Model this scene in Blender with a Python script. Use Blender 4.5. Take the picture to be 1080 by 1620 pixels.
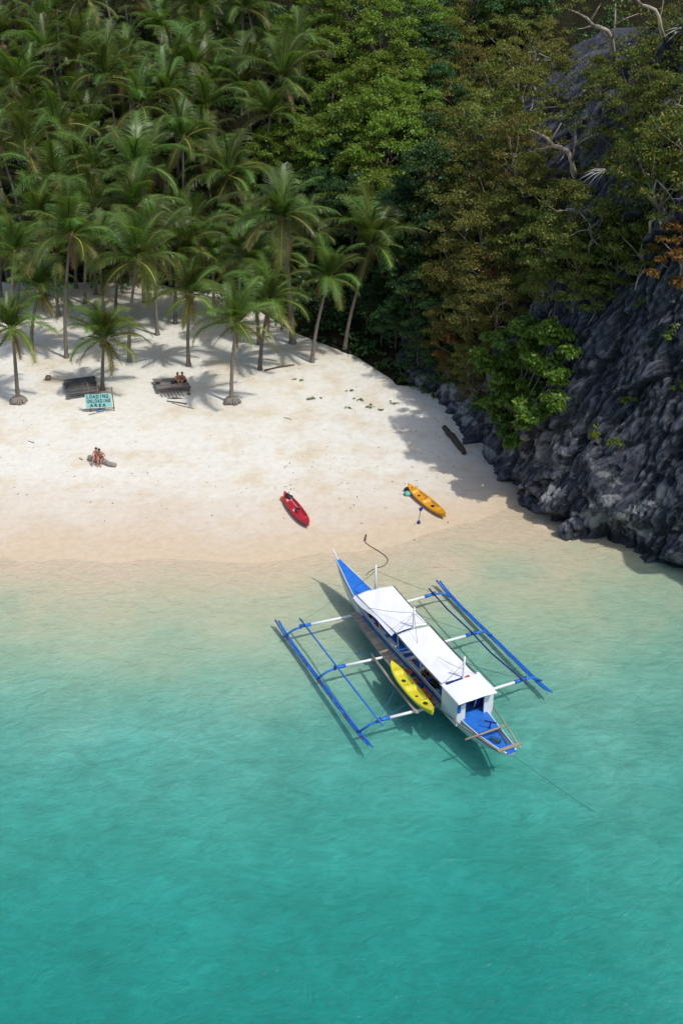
import bpy, math, random
import numpy as np
from mathutils import Vector, Matrix, Euler

for o in list(bpy.data.objects):
    bpy.data.objects.remove(o)
scene = bpy.context.scene
COL = scene.collection
R = math.radians
rng = random.Random(7)

# ------------------------------------------------------------------ camera
CAM_H, PITCH, FPX = 30.0, R(27.5), 1769.0          # metres, below the horizon, focal length for a 1620 px tall picture
cam = bpy.data.cameras.new("camera")
cam.sensor_fit = 'VERTICAL'; cam.sensor_height = 36.0
cam.lens = 36.0 * FPX / 1620.0
cam.clip_start = 0.5; cam.clip_end = 2000
camo = bpy.data.objects.new("camera", cam); COL.objects.link(camo)
camo.location = (0, 0, CAM_H); camo.rotation_euler = (R(90) - PITCH, 0, 0)
scene.camera = camo

# ------------------------------------------------------------------ sky and sun
SUN_EL = R(58); SUN_AZ = math.atan2(0.80, -0.60)    # direction towards the sun: +x, -y
world = bpy.data.worlds.new("World"); scene.world = world; world.use_nodes = True
wn = world.node_tree.nodes; wl = world.node_tree.links; wn.clear()
wo = wn.new("ShaderNodeOutputWorld"); wb = wn.new("ShaderNodeBackground"); ws = wn.new("ShaderNodeTexSky")
ws.sky_type = 'NISHITA'; ws.sun_disc = False; ws.sun_elevation = SUN_EL; ws.sun_rotation = SUN_AZ
ws.air_density = 1.0; ws.dust_density = 2.6; ws.ozone_density = 1.0
wb.inputs[1].default_value = 0.15
wl.new(ws.outputs[0], wb.inputs[0]); wl.new(wb.outputs[0], wo.inputs[0])
sun = bpy.data.lights.new("sun", 'SUN'); sun.energy = 2.7; sun.angle = R(0.53); sun.color = (1.0, 0.98, 0.95)
suno = bpy.data.objects.new("sun", sun); COL.objects.link(suno)
sd = Vector((math.sin(SUN_AZ) * math.cos(SUN_EL), math.cos(SUN_AZ) * math.cos(SUN_EL), math.sin(SUN_EL)))
suno.rotation_euler = sd.to_track_quat('Z', 'Y').to_euler(); suno.location = sd * 80
vs = scene.view_settings
vs.view_transform = 'Standard'; vs.look = 'None'; vs.exposure = 0.0; vs.gamma = 1.0; vs.use_curve_mapping = False
scene.cycles.use_denoising = True
scene.cycles.use_adaptive_sampling = True; scene.cycles.adaptive_threshold = 0.02; scene.cycles.adaptive_min_samples = 32
scene.cycles.max_bounces = 5; scene.cycles.diffuse_bounces = 3; scene.cycles.glossy_bounces = 2; scene.cycles.transparent_max_bounces = 8
scene.cycles.caustics_reflective = False; scene.cycles.caustics_refractive = False

# ------------------------------------------------------------------ small maths
CT, ST = math.cos(PITCH), math.sin(PITCH)
def proj(x, y, z):
    dep = y * CT + (CAM_H - z) * ST; up = y * ST - (CAM_H - z) * CT
    return 540 + FPX * x / dep, 810 - FPX * up / dep, dep
def ray(px, py):
    u = (px - 540) / FPX; v = (py - 810) / FPX
    return u, CT - v * ST, -ST - v * CT
def at(px, py, z=0.0):
    d = ray(px, py); t = (z - CAM_H) / d[2]
    return d[0] * t, d[1] * t, z

def _h(ix, iy, iz, s):
    h = (ix.astype(np.int64) * 374761393 + iy.astype(np.int64) * 668265263 + iz.astype(np.int64) * 2147483647 + s * 144665) & 0xFFFFFFFF
    h = ((h ^ (h >> 13)) * 1274126177) & 0xFFFFFFFF
    h = ((h ^ (h >> 16)) * 2246822519) & 0xFFFFFFFF
    return ((h ^ (h >> 15)) & 0xFFFFFF) / float(0xFFFFFF)
def vnoise(x, y, z, s=0):
    x, y, z = np.broadcast_arrays(np.asarray(x, float), np.asarray(y, float), np.asarray(z, float))
    ix, iy, iz = np.floor(x), np.floor(y), np.floor(z)
    fx, fy, fz = x - ix, y - iy, z - iz
    fx, fy, fz = [f * f * f * (f * (f * 6 - 15) + 10) for f in (fx, fy, fz)]
    r = 0
    for dx in (0, 1):
        for dy in (0, 1):
            for dz in (0, 1):
                w = (fx if dx else 1 - fx) * (fy if dy else 1 - fy) * (fz if dz else 1 - fz)
                r = r + w * _h(ix + dx, iy + dy, iz + dz, s)
    return r * 2 - 1
def fbm(x, y, z=0.0, s=0, o=4):
    r = 0; a = 1.0; t = 0
    for i in range(o):
        k = 2.03 ** i
        r = r + a * vnoise(np.asarray(x) * k, np.asarray(y) * k, np.asarray(z) * k, s + i); t += a; a *= 0.5
    return r / t
def worley(x, y, z, s=0):
    ix, iy, iz = np.floor(x), np.floor(y), np.floor(z)
    f1 = np.full(x.shape, 9.0); f2 = np.full(x.shape, 9.0); idc = np.zeros(x.shape); tilt = np.zeros(x.shape)
    for dx in (-1, 0, 1):
        for dy in (-1, 0, 1):
            for dz in (-1, 0, 1):
                cx, cy, cz = ix + dx, iy + dy, iz + dz
                ex, ey, ez = x - cx - _h(cx, cy, cz, s), y - cy - _h(cx, cy, cz, s + 1), z - cz - _h(cx, cy, cz, s + 2)
                d = np.sqrt(ex * ex + ey * ey + ez * ez)
                tl_ = ex * (_h(cx, cy, cz, s + 4) - .5) + ey * (_h(cx, cy, cz, s + 5) - .5)
                n = d < f1
                f2 = np.where(n, f1, np.minimum(f2, d)); idc = np.where(n, _h(cx, cy, cz, s + 3), idc); tilt = np.where(n, tl_, tilt); f1 = np.where(n, d, f1)
    worley.tilt = tilt
    return f1, f2, idc

# ------------------------------------------------------------------ object helpers
class MB:
    def __init__(self): self.v = []; self.f = []; self.m = []
    def add(self, vs, fs, mi=0):
        b = len(self.v); self.v += [tuple(p) for p in vs]
        for f in fs: self.f.append(tuple(i + b for i in f)); self.m.append(mi)
        return b
    def box(self, c, s, rot=None, mi=0, taper=1.0):
        x, y, z = s[0] / 2, s[1] / 2, s[2] / 2
        p = [Vector((a * x * (taper if d > 0 else 1), b * y * (taper if d > 0 else 1), d * z)) for d in (-1, 1) for a, b in ((-1, -1), (1, -1), (1, 1), (-1, 1))]
        if rot is not None:
            m = rot if isinstance(rot, Matrix) else Euler(rot).to_matrix()
            p = [m @ q for q in p]
        p = [q + Vector(c) for q in p]
        return self.add(p, [(3, 2, 1, 0), (4, 5, 6, 7), (0, 1, 5, 4), (1, 2, 6, 5), (2, 3, 7, 6), (3, 0, 4, 7)], mi)
    def tube(self, pts, rad, n=6, mi=0, cap=True, join=None):
        pts = [Vector(p) for p in pts]
        if not isinstance(rad, (list, tuple)): rad = [rad] * len(pts)
        base = len(self.v); rings = []
        up = Vector((0.13, 0.21, 1)).normalized()
        for i, p in enumerate(pts):
            t = (pts[min(i + 1, len(pts) - 1)] - pts[max(i - 1, 0)])
            if t.length < 1e-9: t = Vector((0, 0, 1))
            t.normalize()
            a = t.cross(up)
            if a.length < 0.05: a = t.cross(Vector((1, 0, 0)))
            a.normalize(); b = t.cross(a)
            ring = []
            for k in range(n):
                an = 2 * math.pi * k / n
                ring.append(len(self.v)); self.v.append(tuple(p + (a * math.cos(an) + b * math.sin(an)) * rad[i]))
            rings.append(ring)
        if join == 'near' and base:
            p0 = pts[0]; join = min(range(base), key=lambda q: (self.v[q][0] - p0.x) ** 2 + (self.v[q][1] - p0.y) ** 2 + (self.v[q][2] - p0.z) ** 2)
        if isinstance(join, int): rings[0][0] = join
        for i in range(len(rings) - 1):
            for k in range(n):
                self.f.append((rings[i][k], rings[i][(k + 1) % n], rings[i + 1][(k + 1) % n], rings[i + 1][k])); self.m.append(mi)
        if cap:
            self.f.append(tuple(reversed(rings[0]))); self.m.append(mi); self.f.append(tuple(rings[-1])); self.m.append(mi)
        return rings
    def mesh(self, name, mats=(), smooth=False):
        me = bpy.data.meshes.new(name); me.from_pydata(self.v, [], self.f)
        for m in mats: me.materials.append(m)
        if any(self.m): me.polygons.foreach_set("material_index", self.m)
        if smooth: me.polygons.foreach_set("use_smooth", [True] * len(me.polygons))
        me.update(); return me

def np_mesh(name, verts, faces, mats=(), smooth=True):
    me = bpy.data.meshes.new(name)
    verts = np.asarray(verts, np.float32); faces = np.asarray(faces, np.int32)
    k = faces.shape[1]
    me.vertices.add(len(verts)); me.vertices.foreach_set("co", verts.ravel())
    me.loops.add(faces.size); me.loops.foreach_set("vertex_index", faces.ravel())
    me.polygons.add(len(faces)); me.polygons.foreach_set("loop_start", np.arange(0, faces.size, k, dtype=np.int32))
    me.update(calc_edges=True)
    if smooth: me.polygons.foreach_set("use_smooth", np.ones(len(faces), bool))
    for m in mats: me.materials.append(m)
    me.validate(); return me
def grid_faces(nu, nv):
    i = np.arange(nu * nv).reshape(nu, nv)
    return np.stack([i[:-1, :-1], i[1:, :-1], i[1:, 1:], i[:-1, 1:]], -1).reshape(-1, 4)

def link(name, me, parent=None, loc=(0, 0, 0), rot=(0, 0, 0), sc=1.0):
    o = bpy.data.objects.new(name, me); COL.objects.link(o)
    if parent is not None: o.parent = parent
    o.location = loc; o.rotation_euler = rot
    o.scale = (sc, sc, sc) if isinstance(sc, (int, float)) else sc
    return o
def part(name, mb, mats, parent, smooth=False, **k):
    if not isinstance(mats, (list, tuple)): mats = [mats]
    return link(name, mb.mesh(name, mats, smooth), parent, **k)
def tag(o, label=None, cat=None, group=None, kind=None):
    if label: o["label"] = label
    if cat: o["category"] = cat
    if group: o["group"] = group
    if kind: o["kind"] = kind
    return o
def empty(name, loc=(0, 0, 0), rz=0.0, sc=1.0, rot=None):
    o = link(name, None, None, loc, rot or (0, 0, rz), sc); o.empty_display_size = 0.3
    return o
def copy_tree(o, parent=None):
    c = o.copy(); COL.objects.link(c)
    if parent is not None: c.parent = parent
    for ch in o.children: copy_tree(ch, c)
    return c

# ------------------------------------------------------------------ materials
def mat(name):
    m = bpy.data.materials.new(name); m.use_nodes = True
    nt = m.node_tree; b = nt.nodes["Principled BSDF"]
    return m, nt, b
def nd(nt, typ, **k):
    n = nt.nodes.new(typ)
    for a, v in k.items():
        if a == 'ins':
            for i, x in v.items(): n.inputs[i].default_value = x
        else: setattr(n, a, v)
    return n
def ramp(nt, fac, stops, interp='LINEAR'):
    r = nd(nt, "ShaderNodeValToRGB"); r.color_ramp.interpolation = interp
    e = r.color_ramp.elements
    while len(e) < len(stops): e.new(0.5)
    for i, (p, c) in enumerate(stops): e[i].position = p; e[i].color = (*c, 1) if len(c) == 3 else c
    nt.links.new(fac, r.inputs[0]); return r.outputs[0]
def noise(nt, scale, detail=4.0, rough=0.55, coord='Object', stretch=None, dist=0.0):
    tc = nd(nt, "ShaderNodeTexCoord"); src = tc.outputs[coord]
    if stretch:
        mp = nd(nt, "ShaderNodeMapping"); mp.inputs['Scale'].default_value = stretch; nt.links.new(src, mp.inputs[0]); src = mp.outputs[0]
    n = nd(nt, "ShaderNodeTexNoise", ins={'Scale': scale, 'Detail': detail, 'Roughness': rough, 'Distortion': dist})
    nt.links.new(src, n.inputs['Vector']); return n.outputs['Fac']
def mixc(nt, fac, a, b, mode='MIX'):
    m = nd(nt, "ShaderNodeMix", data_type='RGBA', blend_type=mode)
    for sock, v in ((m.inputs[0], fac), (m.inputs[6], a), (m.inputs[7], b)):
        if isinstance(v, (int, float)): sock.default_value = v
        elif isinstance(v, tuple): sock.default_value = (*v, 1)
        else: nt.links.new(v, sock)
    return m.outputs[2]
def math_(nt, op, a, b=0.0, clamp=False):
    m = nd(nt, "ShaderNodeMath", operation=op, use_clamp=clamp)
    for i, v in enumerate((a, b)):
        if isinstance(v, (int, float)): m.inputs[i].default_value = v
        else: nt.links.new(v, m.inputs[i])
    return m.outputs[0]
def bump(nt, b, h, strength=0.3, dist=0.05):
    n = nd(nt, "ShaderNodeBump", ins={'Strength': strength, 'Distance': dist})
    nt.links.new(h, n.inputs['Height']); nt.links.new(n.outputs[0], b.inputs['Normal'])
def paint(name, col, rough=0.5, var=0.12, scale=3.0, wear=None, wearcol=(0.12, 0.08, 0.05), bmp=0.1, spec=0.4):
    m, nt, b = mat(name)
    f = noise(nt, scale, 5)
    c = ramp(nt, f, [(0.3, tuple(x * (1 - var) for x in col)), (0.7, tuple(min(1, x * (1 + var)) for x in col))])
    if wear:
        w = ramp(nt, noise(nt, scale * 3.1, 8, 0.65), [(wear, (0, 0, 0)), (wear + 0.06, (1, 1, 1))])
        c = mixc(nt, w, c, wearcol)
    nt.links.new(c, b.inputs['Base Color']); b.inputs['Roughness'].default_value = rough
    b.inputs['Specular IOR Level'].default_value = spec
    if bmp: bump(nt, b, noise(nt, scale * 8, 4), bmp, 0.02)
    return m
def wood(name, c1, c2, scale=2.0, axis=0, rough=0.75):
    m, nt, b = mat(name)
    st = [9.0, 9.0, 9.0]; st[axis] = 0.7
    f = noise(nt, scale, 6, 0.65, stretch=tuple(st))
    oi = nd(nt, "ShaderNodeObjectInfo")
    c = ramp(nt, f, [(0.3, c1), (0.7, c2)])
    hv = nd(nt, "ShaderNodeHueSaturation"); nt.links.new(c, hv.inputs['Color'])
    nt.links.new(math_(nt, 'ADD', math_(nt, 'MULTIPLY', oi.outputs['Random'], 0.6), 0.7), hv.inputs['Value'])
    nt.links.new(hv.outputs[0], b.inputs['Base Color']); b.inputs['Roughness'].default_value = rough
    bump(nt, b, f, 0.3, 0.02)
    return m
def leafmat(name, stops, transl=0.35, rough=0.45, spec=0.4, objvar=0.35, huevar=0.03):
    m, nt, b = mat(name)
    g = nd(nt, "ShaderNodeNewGeometry"); oi = nd(nt, "ShaderNodeObjectInfo")
    c = ramp(nt, g.outputs['Random Per Island'], stops)
    hv = nd(nt, "ShaderNodeHueSaturation"); nt.links.new(c, hv.inputs['Color'])
    nt.links.new(math_(nt, 'ADD', math_(nt, 'MULTIPLY', oi.outputs['Random'], objvar), 1 - objvar / 2), hv.inputs['Value'])
    nt.links.new(math_(nt, 'ADD', math_(nt, 'MULTIPLY', oi.outputs['Random'], huevar), 0.5 - huevar / 2), hv.inputs['Hue'])
    nt.links.new(hv.outputs[0], b.inputs['Base Color']); b.inputs['Roughness'].default_value = rough
    b.inputs['Specular IOR Level'].default_value = spec
    t = nd(nt, "ShaderNodeBsdfTranslucent")
    nt.links.new(mixc(nt, 1.0, hv.outputs[0], (1.6, 1.5, 0.6), 'MULTIPLY'), t.inputs[0])
    mx = nd(nt, "ShaderNodeMixShader"); mx.inputs[0].default_value = transl
    nt.links.new(b.outputs[0], mx.inputs[1]); nt.links.new(t.outputs[0], mx.inputs[2])
    nt.links.new(mx.outputs[0], nt.nodes["Material Output"].inputs[0])
    return m

# ================================================================== GROUND, WATER, CLIFF
SHX = [-200, -60, -30, -18, -8, -1.4, 2.5, 5.7, 9.6, 13, 40, 200]
SHY = [55, 53.5, 52.6, 52.3, 51.8, 52.3, 53.4, 55.4, 58.2, 60, 62, 62]
def shore(x): 
    x = np.asarray(x, float)
    return np.interp(x, SHX, SHY) + 0.35 * vnoise(x * 0.23, 3.3, 0, 11) + 0.2 * vnoise(x * 0.7, 1.3, 0, 12)
def sand_z(x, y):
    x = np.asarray(x, float); y = np.asarray(y, float)
    d = y - shore(x)
    up = np.where(d < 22, 0.045 * d, 0.99 + 0.035 * (d - 22))
    up = np.where(d < 3, np.minimum(up, 0.03 * d + 0.005 * d * d), up)
    s = np.maximum(-d, 0)
    fl_ = np.clip((x - 3) / 9, 0, 1); dn = -(0.008 * s + 0.00145 * s * s) * (1 - .5 * fl_ * fl_ * (3 - 2 * fl_))
    dn = np.maximum(dn, -9)
    z = np.where(d > 0, up, dn)
    z = z + 0.05 * fbm(x * 0.35, y * 0.35, 0, 21, 3) * np.clip(np.abs(d) / 4, 0.15, 1)
    z = z + 0.022 * fbm(x * 1.7, y * 1.7, 0, 31, 3) * np.clip((d - 4) / 8, 0, 1)
    return z
def on_sand(px, py):
    z = 0.5
    for _ in range(12):
        p = at(px, py, z); z = float(sand_z(p[0], p[1]))
    return Vector((p[0], p[1], z))

# sand: one sheet, fine where the picture looks, coarse to the far edges
def axis(segs):
    out = []
    for a, b, st in segs: out += list(np.arange(a, b, st))
    return np.array(out + [segs[-1][1]])
ax = axis([(-400, -60, 20), (-60, -36, 2.0), (-36, 24, 0.22), (24, 60, 3.0), (60, 400, 20)])
ay = axis([(-300, 10, 15), (10, 20, 2.0), (20, 100, 0.22), (100, 130, 3), (130, 600, 30)])
X, Y = np.meshgrid(ax, ay, indexing='ij'); Z = sand_z(X, Y)
m_sand, nt, b = mat("sand")
geo = nd(nt, "ShaderNodeNewGeometry"); sep = nd(nt, "ShaderNodeSeparateXYZ"); nt.links.new(geo.outputs['Position'], sep.inputs[0])
n1 = noise(nt, 0.22, 6, 0.6); n2 = noise(nt, 2.2, 6, 0.65); n3 = noise(nt, 14.0, 5, 0.7)
zz = math_(nt, 'ADD', sep.outputs[2], math_(nt, 'MULTIPLY', math_(nt, 'SUBTRACT', n1, 0.5), 0.35))
dry = ramp(nt, n2, [(0.25, (0.64, 0.595, 0.50)), (0.5, (0.72, 0.69, 0.605)), (0.8, (0.77, 0.75, 0.68))])
grit = ramp(nt, noise(nt, 0.35, 5, 0.6), [(0.48, (1, 1, 1)), (0.66, (0.90, 0.82, 0.70))])
dry = mixc(nt, 1.0, dry, grit, 'MULTIPLY')
damp = ramp(nt, n2, [(0.3, (0.56, 0.455, 0.34)), (0.7, (0.64, 0.54, 0.42))])
wet = ramp(nt, n2, [(0.3, (0.58, 0.45, 0.275)), (0.7, (0.67, 0.54, 0.36))])
fz = nd(nt, "ShaderNodeMapRange", ins={1: -0.14, 2: 0.16}); nt.links.new(zz, fz.inputs[0])
fd = nd(nt, "ShaderNodeMapRange", ins={1: 0.08, 2: 0.46}); nt.links.new(zz, fd.inputs[0])
seab = ramp(nt, noise(nt, 0.30, 7, 0.62), [(0.32, (0.44, 0.405, 0.31)), (0.64, (0.58, 0.54, 0.44))])
fs = nd(nt, "ShaderNodeMapRange", ins={1: -0.42, 2: -0.06}); nt.links.new(sep.outputs[2], fs.inputs[0])
seab = mixc(nt, 1.0, seab, ramp(nt, noise(nt, 1.5, 6, 0.65, stretch=(0.7, 1.4, 1), dist=1.0), [(0.34, (0.82, 0.82, 0.80)), (0.5, (0.97, 0.97, 0.96)), (0.66, (1.12, 1.12, 1.12))]), 'MULTIPLY')
c = mixc(nt, fs.outputs[0], seab, wet)
c = mixc(nt, fz.outputs[0], c, damp); c = mixc(nt, fd.outputs[0], c, dry)
speck = ramp(nt, noise(nt, 55.0, 2, 0.5), [(0.72, (1, 1, 1)), (0.78, (0.65, 0.58, 0.50))])
c = mixc(nt, 0.7, c, speck, 'MULTIPLY')
nt.links.new(c, b.inputs['Base Color']); b.inputs['Specular IOR Level'].default_value = 0.15
rr = nd(nt, "ShaderNodeMapRange", ins={1: 0.0, 2: 0.15, 3: 0.45, 4: 0.95}); nt.links.new(zz, rr.inputs[0]); nt.links.new(rr.outputs[0], b.inputs['Roughness'])
# ripple marks under water, footprints and grain above
wv = nd(nt, "ShaderNodeTexVoronoi", feature='SMOOTH_F1', ins={'Scale': 1.1, 'Smoothness': 0.6})
tc = nd(nt, "ShaderNodeTexCoord"); mp = nd(nt, "ShaderNodeMapping"); mp.inputs['Scale'].default_value = (1.0, 1.7, 1)
dn = nd(nt, "ShaderNodeTexNoise", ins={'Scale': 0.9, 'Detail': 3.0})
nt.links.new(tc.outputs['Object'], dn.inputs['Vector'])
va = nd(nt, "ShaderNodeVectorMath", operation='ADD'); nt.links.new(tc.outputs['Object'], va.inputs[0]); nt.links.new(dn.outputs['Color'], va.inputs[1])
nt.links.new(va.outputs[0], mp.inputs[0]); nt.links.new(mp.outputs[0], wv.inputs['Vector'])
uw = nd(nt, "ShaderNodeMapRange", ins={1: -0.25, 2: -0.02, 3: 1.0, 4: 0.0}); nt.links.new(sep.outputs[2], uw.inputs[0])
b1 = nd(nt, "ShaderNodeBump", ins={'Distance': 0.30}); nt.links.new(math_(nt, 'MULTIPLY', uw.outputs[0], 0.6), b1.inputs['Strength']); nt.links.new(math_(nt, 'ADD', noise(nt, 0.8, 3, 0.5, stretch=(0.8, 1.25, 1), dist=1.2), math_(nt, 'MULTIPLY', noise(nt, 3.0, 4, 0.6, stretch=(0.8, 1.15, 1), dist=1.5), 0.35)), b1.inputs['Height'])
b2 = nd(nt, "ShaderNodeBump", ins={'Distance': 0.06}); nt.links.new(math_(nt, 'MULTIPLY', fd.outputs[0], 0.42), b2.inputs['Strength'])
vd = nd(nt, "ShaderNodeTexVoronoi", feature='SMOOTH_F1', ins={'Scale': 2.3, 'Smoothness': 0.35}); nt.links.new(va.outputs[0], vd.inputs['Vector'])
dent = math_(nt, 'MULTIPLY', ramp(nt, vd.outputs['Distance'], [(0.05, (0, 0, 0)), (0.38, (1, 1, 1))]), ramp(nt, noise(nt, 0.16, 3, 0.6), [(0.40, (0.1, 0.1, 0.1)), (0.60, (0.9, 0.9, 0.9))]))
nt.links.new(math_(nt, 'ADD', math_(nt, 'ADD', noise(nt, 3.2, 4, 0.6), math_(nt, 'MULTIPLY', n3, 0.25)), dent), b2.inputs['Height'])
nt.links.new(b1.outputs[0], b2.inputs['Normal']); nt.links.new(b2.outputs[0], b.inputs['Normal'])
beach = link("beach", np_mesh("beach", np.stack([X, Y, Z], -1).reshape(-1, 3), grid_faces(*X.shape), [m_sand]))
tag(beach, "white sand beach sloping down under clear turquoise water", "beach", kind="structure")

# water: closed body, clear with a blue-green tint that builds up with depth
m_wat, nt, b = mat("sea_water"); nt.nodes.remove(b)
out = nt.nodes["Material Output"]
tr = nd(nt, "ShaderNodeBsdfTransparent"); gl = nd(nt, "ShaderNodeBsdfGlossy", ins={'Roughness': 0.34})
fr = nd(nt, "ShaderNodeFresnel", ins={'IOR': 1.33}); gbk = nd(nt, "ShaderNodeNewGeometry")
# the same reflectance on both faces: light enters and leaves this unrefracted surface alike
nt.links.new(math_(nt, 'SUBTRACT', 1.33, math_(nt, 'MULTIPLY', gbk.outputs['Backfacing'], 1.33 - 1 / 1.33)), fr.inputs['IOR'])
mx = nd(nt, "ShaderNodeMixShader")
nt.links.new(fr.outputs[0], mx.inputs[0]); nt.links.new(tr.outputs[0], mx.inputs[1]); nt.links.new(gl.outputs[0], mx.inputs[2])
nt.links.new(mx.outputs[0], out.inputs['Surface'])
w1 = noise(nt, 0.9, 3, 0.5, stretch=(0.9, 1.2, 1), dist=0.8); w2 = noise(nt, 4.0, 3, 0.55, stretch=(0.9, 1.15, 1), dist=0.8)
bm = nd(nt, "ShaderNodeBump", ins={'Strength': 0.9, 'Distance': 0.16})
nt.links.new(math_(nt, 'ADD', w1, math_(nt, 'MULTIPLY', w2, 0.45)), bm.inputs['Height'])
nt.links.new(bm.outputs[0], gl.inputs['Normal']); nt.links.new(bm.outputs[0], fr.inputs['Normal'])
va_ = nd(nt, "ShaderNodeVolumeAbsorption", ins={'Color': (0.14, 0.905, 0.892, 1), 'Density': 1.45})
vsn = nd(nt, "ShaderNodeVolumeScatter", ins={'Color': (0.24, 0.74, 0.69, 1), 'Density': 0.32})
ad = nd(nt, "ShaderNodeAddShader"); nt.links.new(va_.outputs[0], ad.inputs[0]); nt.links.new(vsn.outputs[0], ad.inputs[1])
nt.links.new(ad.outputs[0], out.inputs['Volume'])
mb = MB(); mb.box((0, -90, -6), (500, 320, 12))
sea = link("water", mb.mesh("water", [m_wat])); tag(sea, "clear turquoise shallow sea water lapping the sand", "water", kind="structure")

# hillside under the trees
def foot_y(x): return np.interp(x, [-120, -60, -18, -11, -7.5, -4.8, -2, 1, 4, 40], [99, 99, 97.5, 95.5, 92, 88, 85, 82.5, 78, 76])
def hill_z(x, y):
    d = y - foot_y(x)
    g = np.where(d > 0, 0.30 * d + 0.0012 * d * d, 0.25 * d)
    return 1.55 + g + 0.5 * fbm(x * 0.15, y * 0.15, 0, 41, 3) * np.clip(d / 6, 0, 1)
hx = np.arange(-130, 80.1, 1.0); hy = np.arange(74, 260.1, 1.0)
HX, HY = np.meshgrid(hx, hy, indexing='ij'); HZ = hill_z(HX, HY)
m_floor, nt, b = mat("forest_floor")
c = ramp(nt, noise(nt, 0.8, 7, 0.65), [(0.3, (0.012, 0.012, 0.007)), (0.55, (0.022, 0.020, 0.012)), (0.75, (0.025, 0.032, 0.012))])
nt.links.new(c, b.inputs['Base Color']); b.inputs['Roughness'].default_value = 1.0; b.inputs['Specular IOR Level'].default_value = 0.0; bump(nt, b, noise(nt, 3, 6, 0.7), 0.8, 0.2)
hill_pts = np.stack([HX, HY, HZ], -1).reshape(-1, 3)
hill = link("hillside", np_mesh("hillside", hill_pts, grid_faces(*HX.shape), [m_floor]))
tag(hill, "dark leaf-strewn forest floor of the hillside under the palms", "hillside", kind="structure")

# limestone cliff: foot line swept up with a setback, displaced into karst relief
BASE = np.array([(60, 26), (36, 33), (25, 38.5), (24.0, 43), (21.2, 47.5), (18.6, 50.9), (16.4, 52.6), (14.63, 53.86), (13.1, 55.0), (11.86, 56.3), (10.8, 58.4), (10.2, 61.3), (9.4, 65),  # starts with an out-of-view spur, added to shade the face and water
                 (8.6, 68.4), (6.8, 72.5), (4.7, 76.6), (2.8, 81), (1.2, 85.5), (0.4, 92), (1.2, 100), (3, 112), (6, 130)], float)
STEEP = np.array([80, 80, 82, 82, 80, 77, 76, 76, 75, 74, 74, 73, 70, 65, 60, 56, 55, 53, 51, 48, 46, 44], float)
seg = np.r_[0, np.cumsum(np.hypot(*np.diff(BASE, axis=0).T))]
def dens(s):  # spacing along the foot line: fine where in frame
    return np.where((s > seg[4]) & (s < seg[13]), 0.11, np.where((s >= seg[13]) & (s < seg[18]), 0.22, 0.8))
us = [0.0]
while us[-1] < seg[-1]: us.append(us[-1] + float(dens(us[-1])))
us = np.array(us)
sm = np.linspace(0, seg[-1], 800)
bx = np.interp(sm, seg, BASE[:, 0]); by = np.interp(sm, seg, BASE[:, 1])
def gsm(a, w):
    k = np.exp(-0.5 * (np.arange(-3 * w, 3 * w + 1) / w) ** 2); k /= k.sum()
    return np.convolve(np.pad(a, 3 * w, mode='edge'), k, 'valid')
bxs, bys = gsm(bx, 6), gsm(by, 6)
tx, ty = np.gradient(gsm(bx, 45)), np.gradient(gsm(by, 45)); tl = np.hypot(tx, ty)
nx_, ny_ = ty / tl, -tx / tl
UX, UY = np.interp(us, sm, bxs), np.interp(us, sm, bys)
NX, NY = np.interp(us, sm, nx_), np.interp(us, sm, ny_)
SB = np.interp(us, seg, STEEP)
hs = np.r_[np.arange(-1.6, 16, 0.14), np.arange(16, 46, 0.4)]
TOPZ = np.interp(us, seg, [24, 25, 26, 27, 28, 33, 40, 42, 43, 43, 43, 42, 40, 36, 30, 26, 23, 22, 21, 21, 21, 21])
U, Hh = np.meshgrid(us, hs, indexing='ij')
hh = np.minimum(Hh, TOPZ[:, None])
cot = 1 / np.tan(np.radians(SB))[:, None]
bb = cot * np.maximum(hh, 0) + np.maximum(hh - 17, 0) * 0.38 + (Hh - hh) * 2.0
px_ = UX[:, None] + NX[:, None] * bb; py_ = UY[:, None] + NY[:, None] * bb; pz_ = hh + (Hh - hh) * 0.1
# relief
rel = np.clip((us - seg[4]) / 3, 0, 1)[:, None]
big = fbm(px_ * 0.14, py_ * 0.14, pz_ * 0.08, 51, 3) * 1.8
# leaning strata: coordinates sheared so grooves run diagonally down to the left
q = U + 0.20 * pz_
flute = 1 - np.abs(fbm(q * 0.75, pz_ * 0.14, 0.0, 61, 4)) * 2
f1, f2, idc = worley(q * 0.42 + 0.25 * fbm(q * .5, pz_ * .3, 0, 5, 2), pz_ * 0.25 + 0.2 * fbm(q * .6, pz_ * .6, 0, 3, 2), (px_ - py_) * 0.06, 71); tilt1 = worley.tilt
g1, g2, idd = worley(q * 1.15, pz_ * 0.62, (px_ - py_) * 0.1, 81); tilt2 = worley.tilt
fine = 1 - np.abs(fbm(q * 2.6, pz_ * 0.8, 1.7, 91, 4)) * 2
low = np.clip(1 - pz_ / 7.0, 0, 1)
h1, h2, ide = worley(q * 3.2, pz_ * 1.3, (px_ - py_) * 0.3, 111); tilt3 = worley.tilt
disp = big + 0.34 * flute + (idc - 0.5) * (0.7 + 0.7 * low) + tilt1 * 2.3 - 0.35 * np.exp(-(f2 - f1) * 18) + (idd - 0.5) * 0.30 + tilt2 * 0.65 - 0.14 * np.exp(-(g2 - g1) * 20) + tilt3 * 0.22 + (ide - .5) * .05 + 0.15 * fine
disp += 0.09 * (1 - 2 * np.abs(fbm(q * 5.0, pz_ * 2.2, 0.4, 95, 3)))
fis = np.abs(fbm(q * 0.85, pz_ * 0.10, 5.2, 121, 3)); fis2 = np.abs(fbm(q * 2.2 + 7, pz_ * 0.22, 2.2, 131, 2))
disp += -0.55 * np.exp(-(fis / 0.035) ** 2) - 0.22 * np.exp(-(fis2 / 0.05) ** 2)
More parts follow.
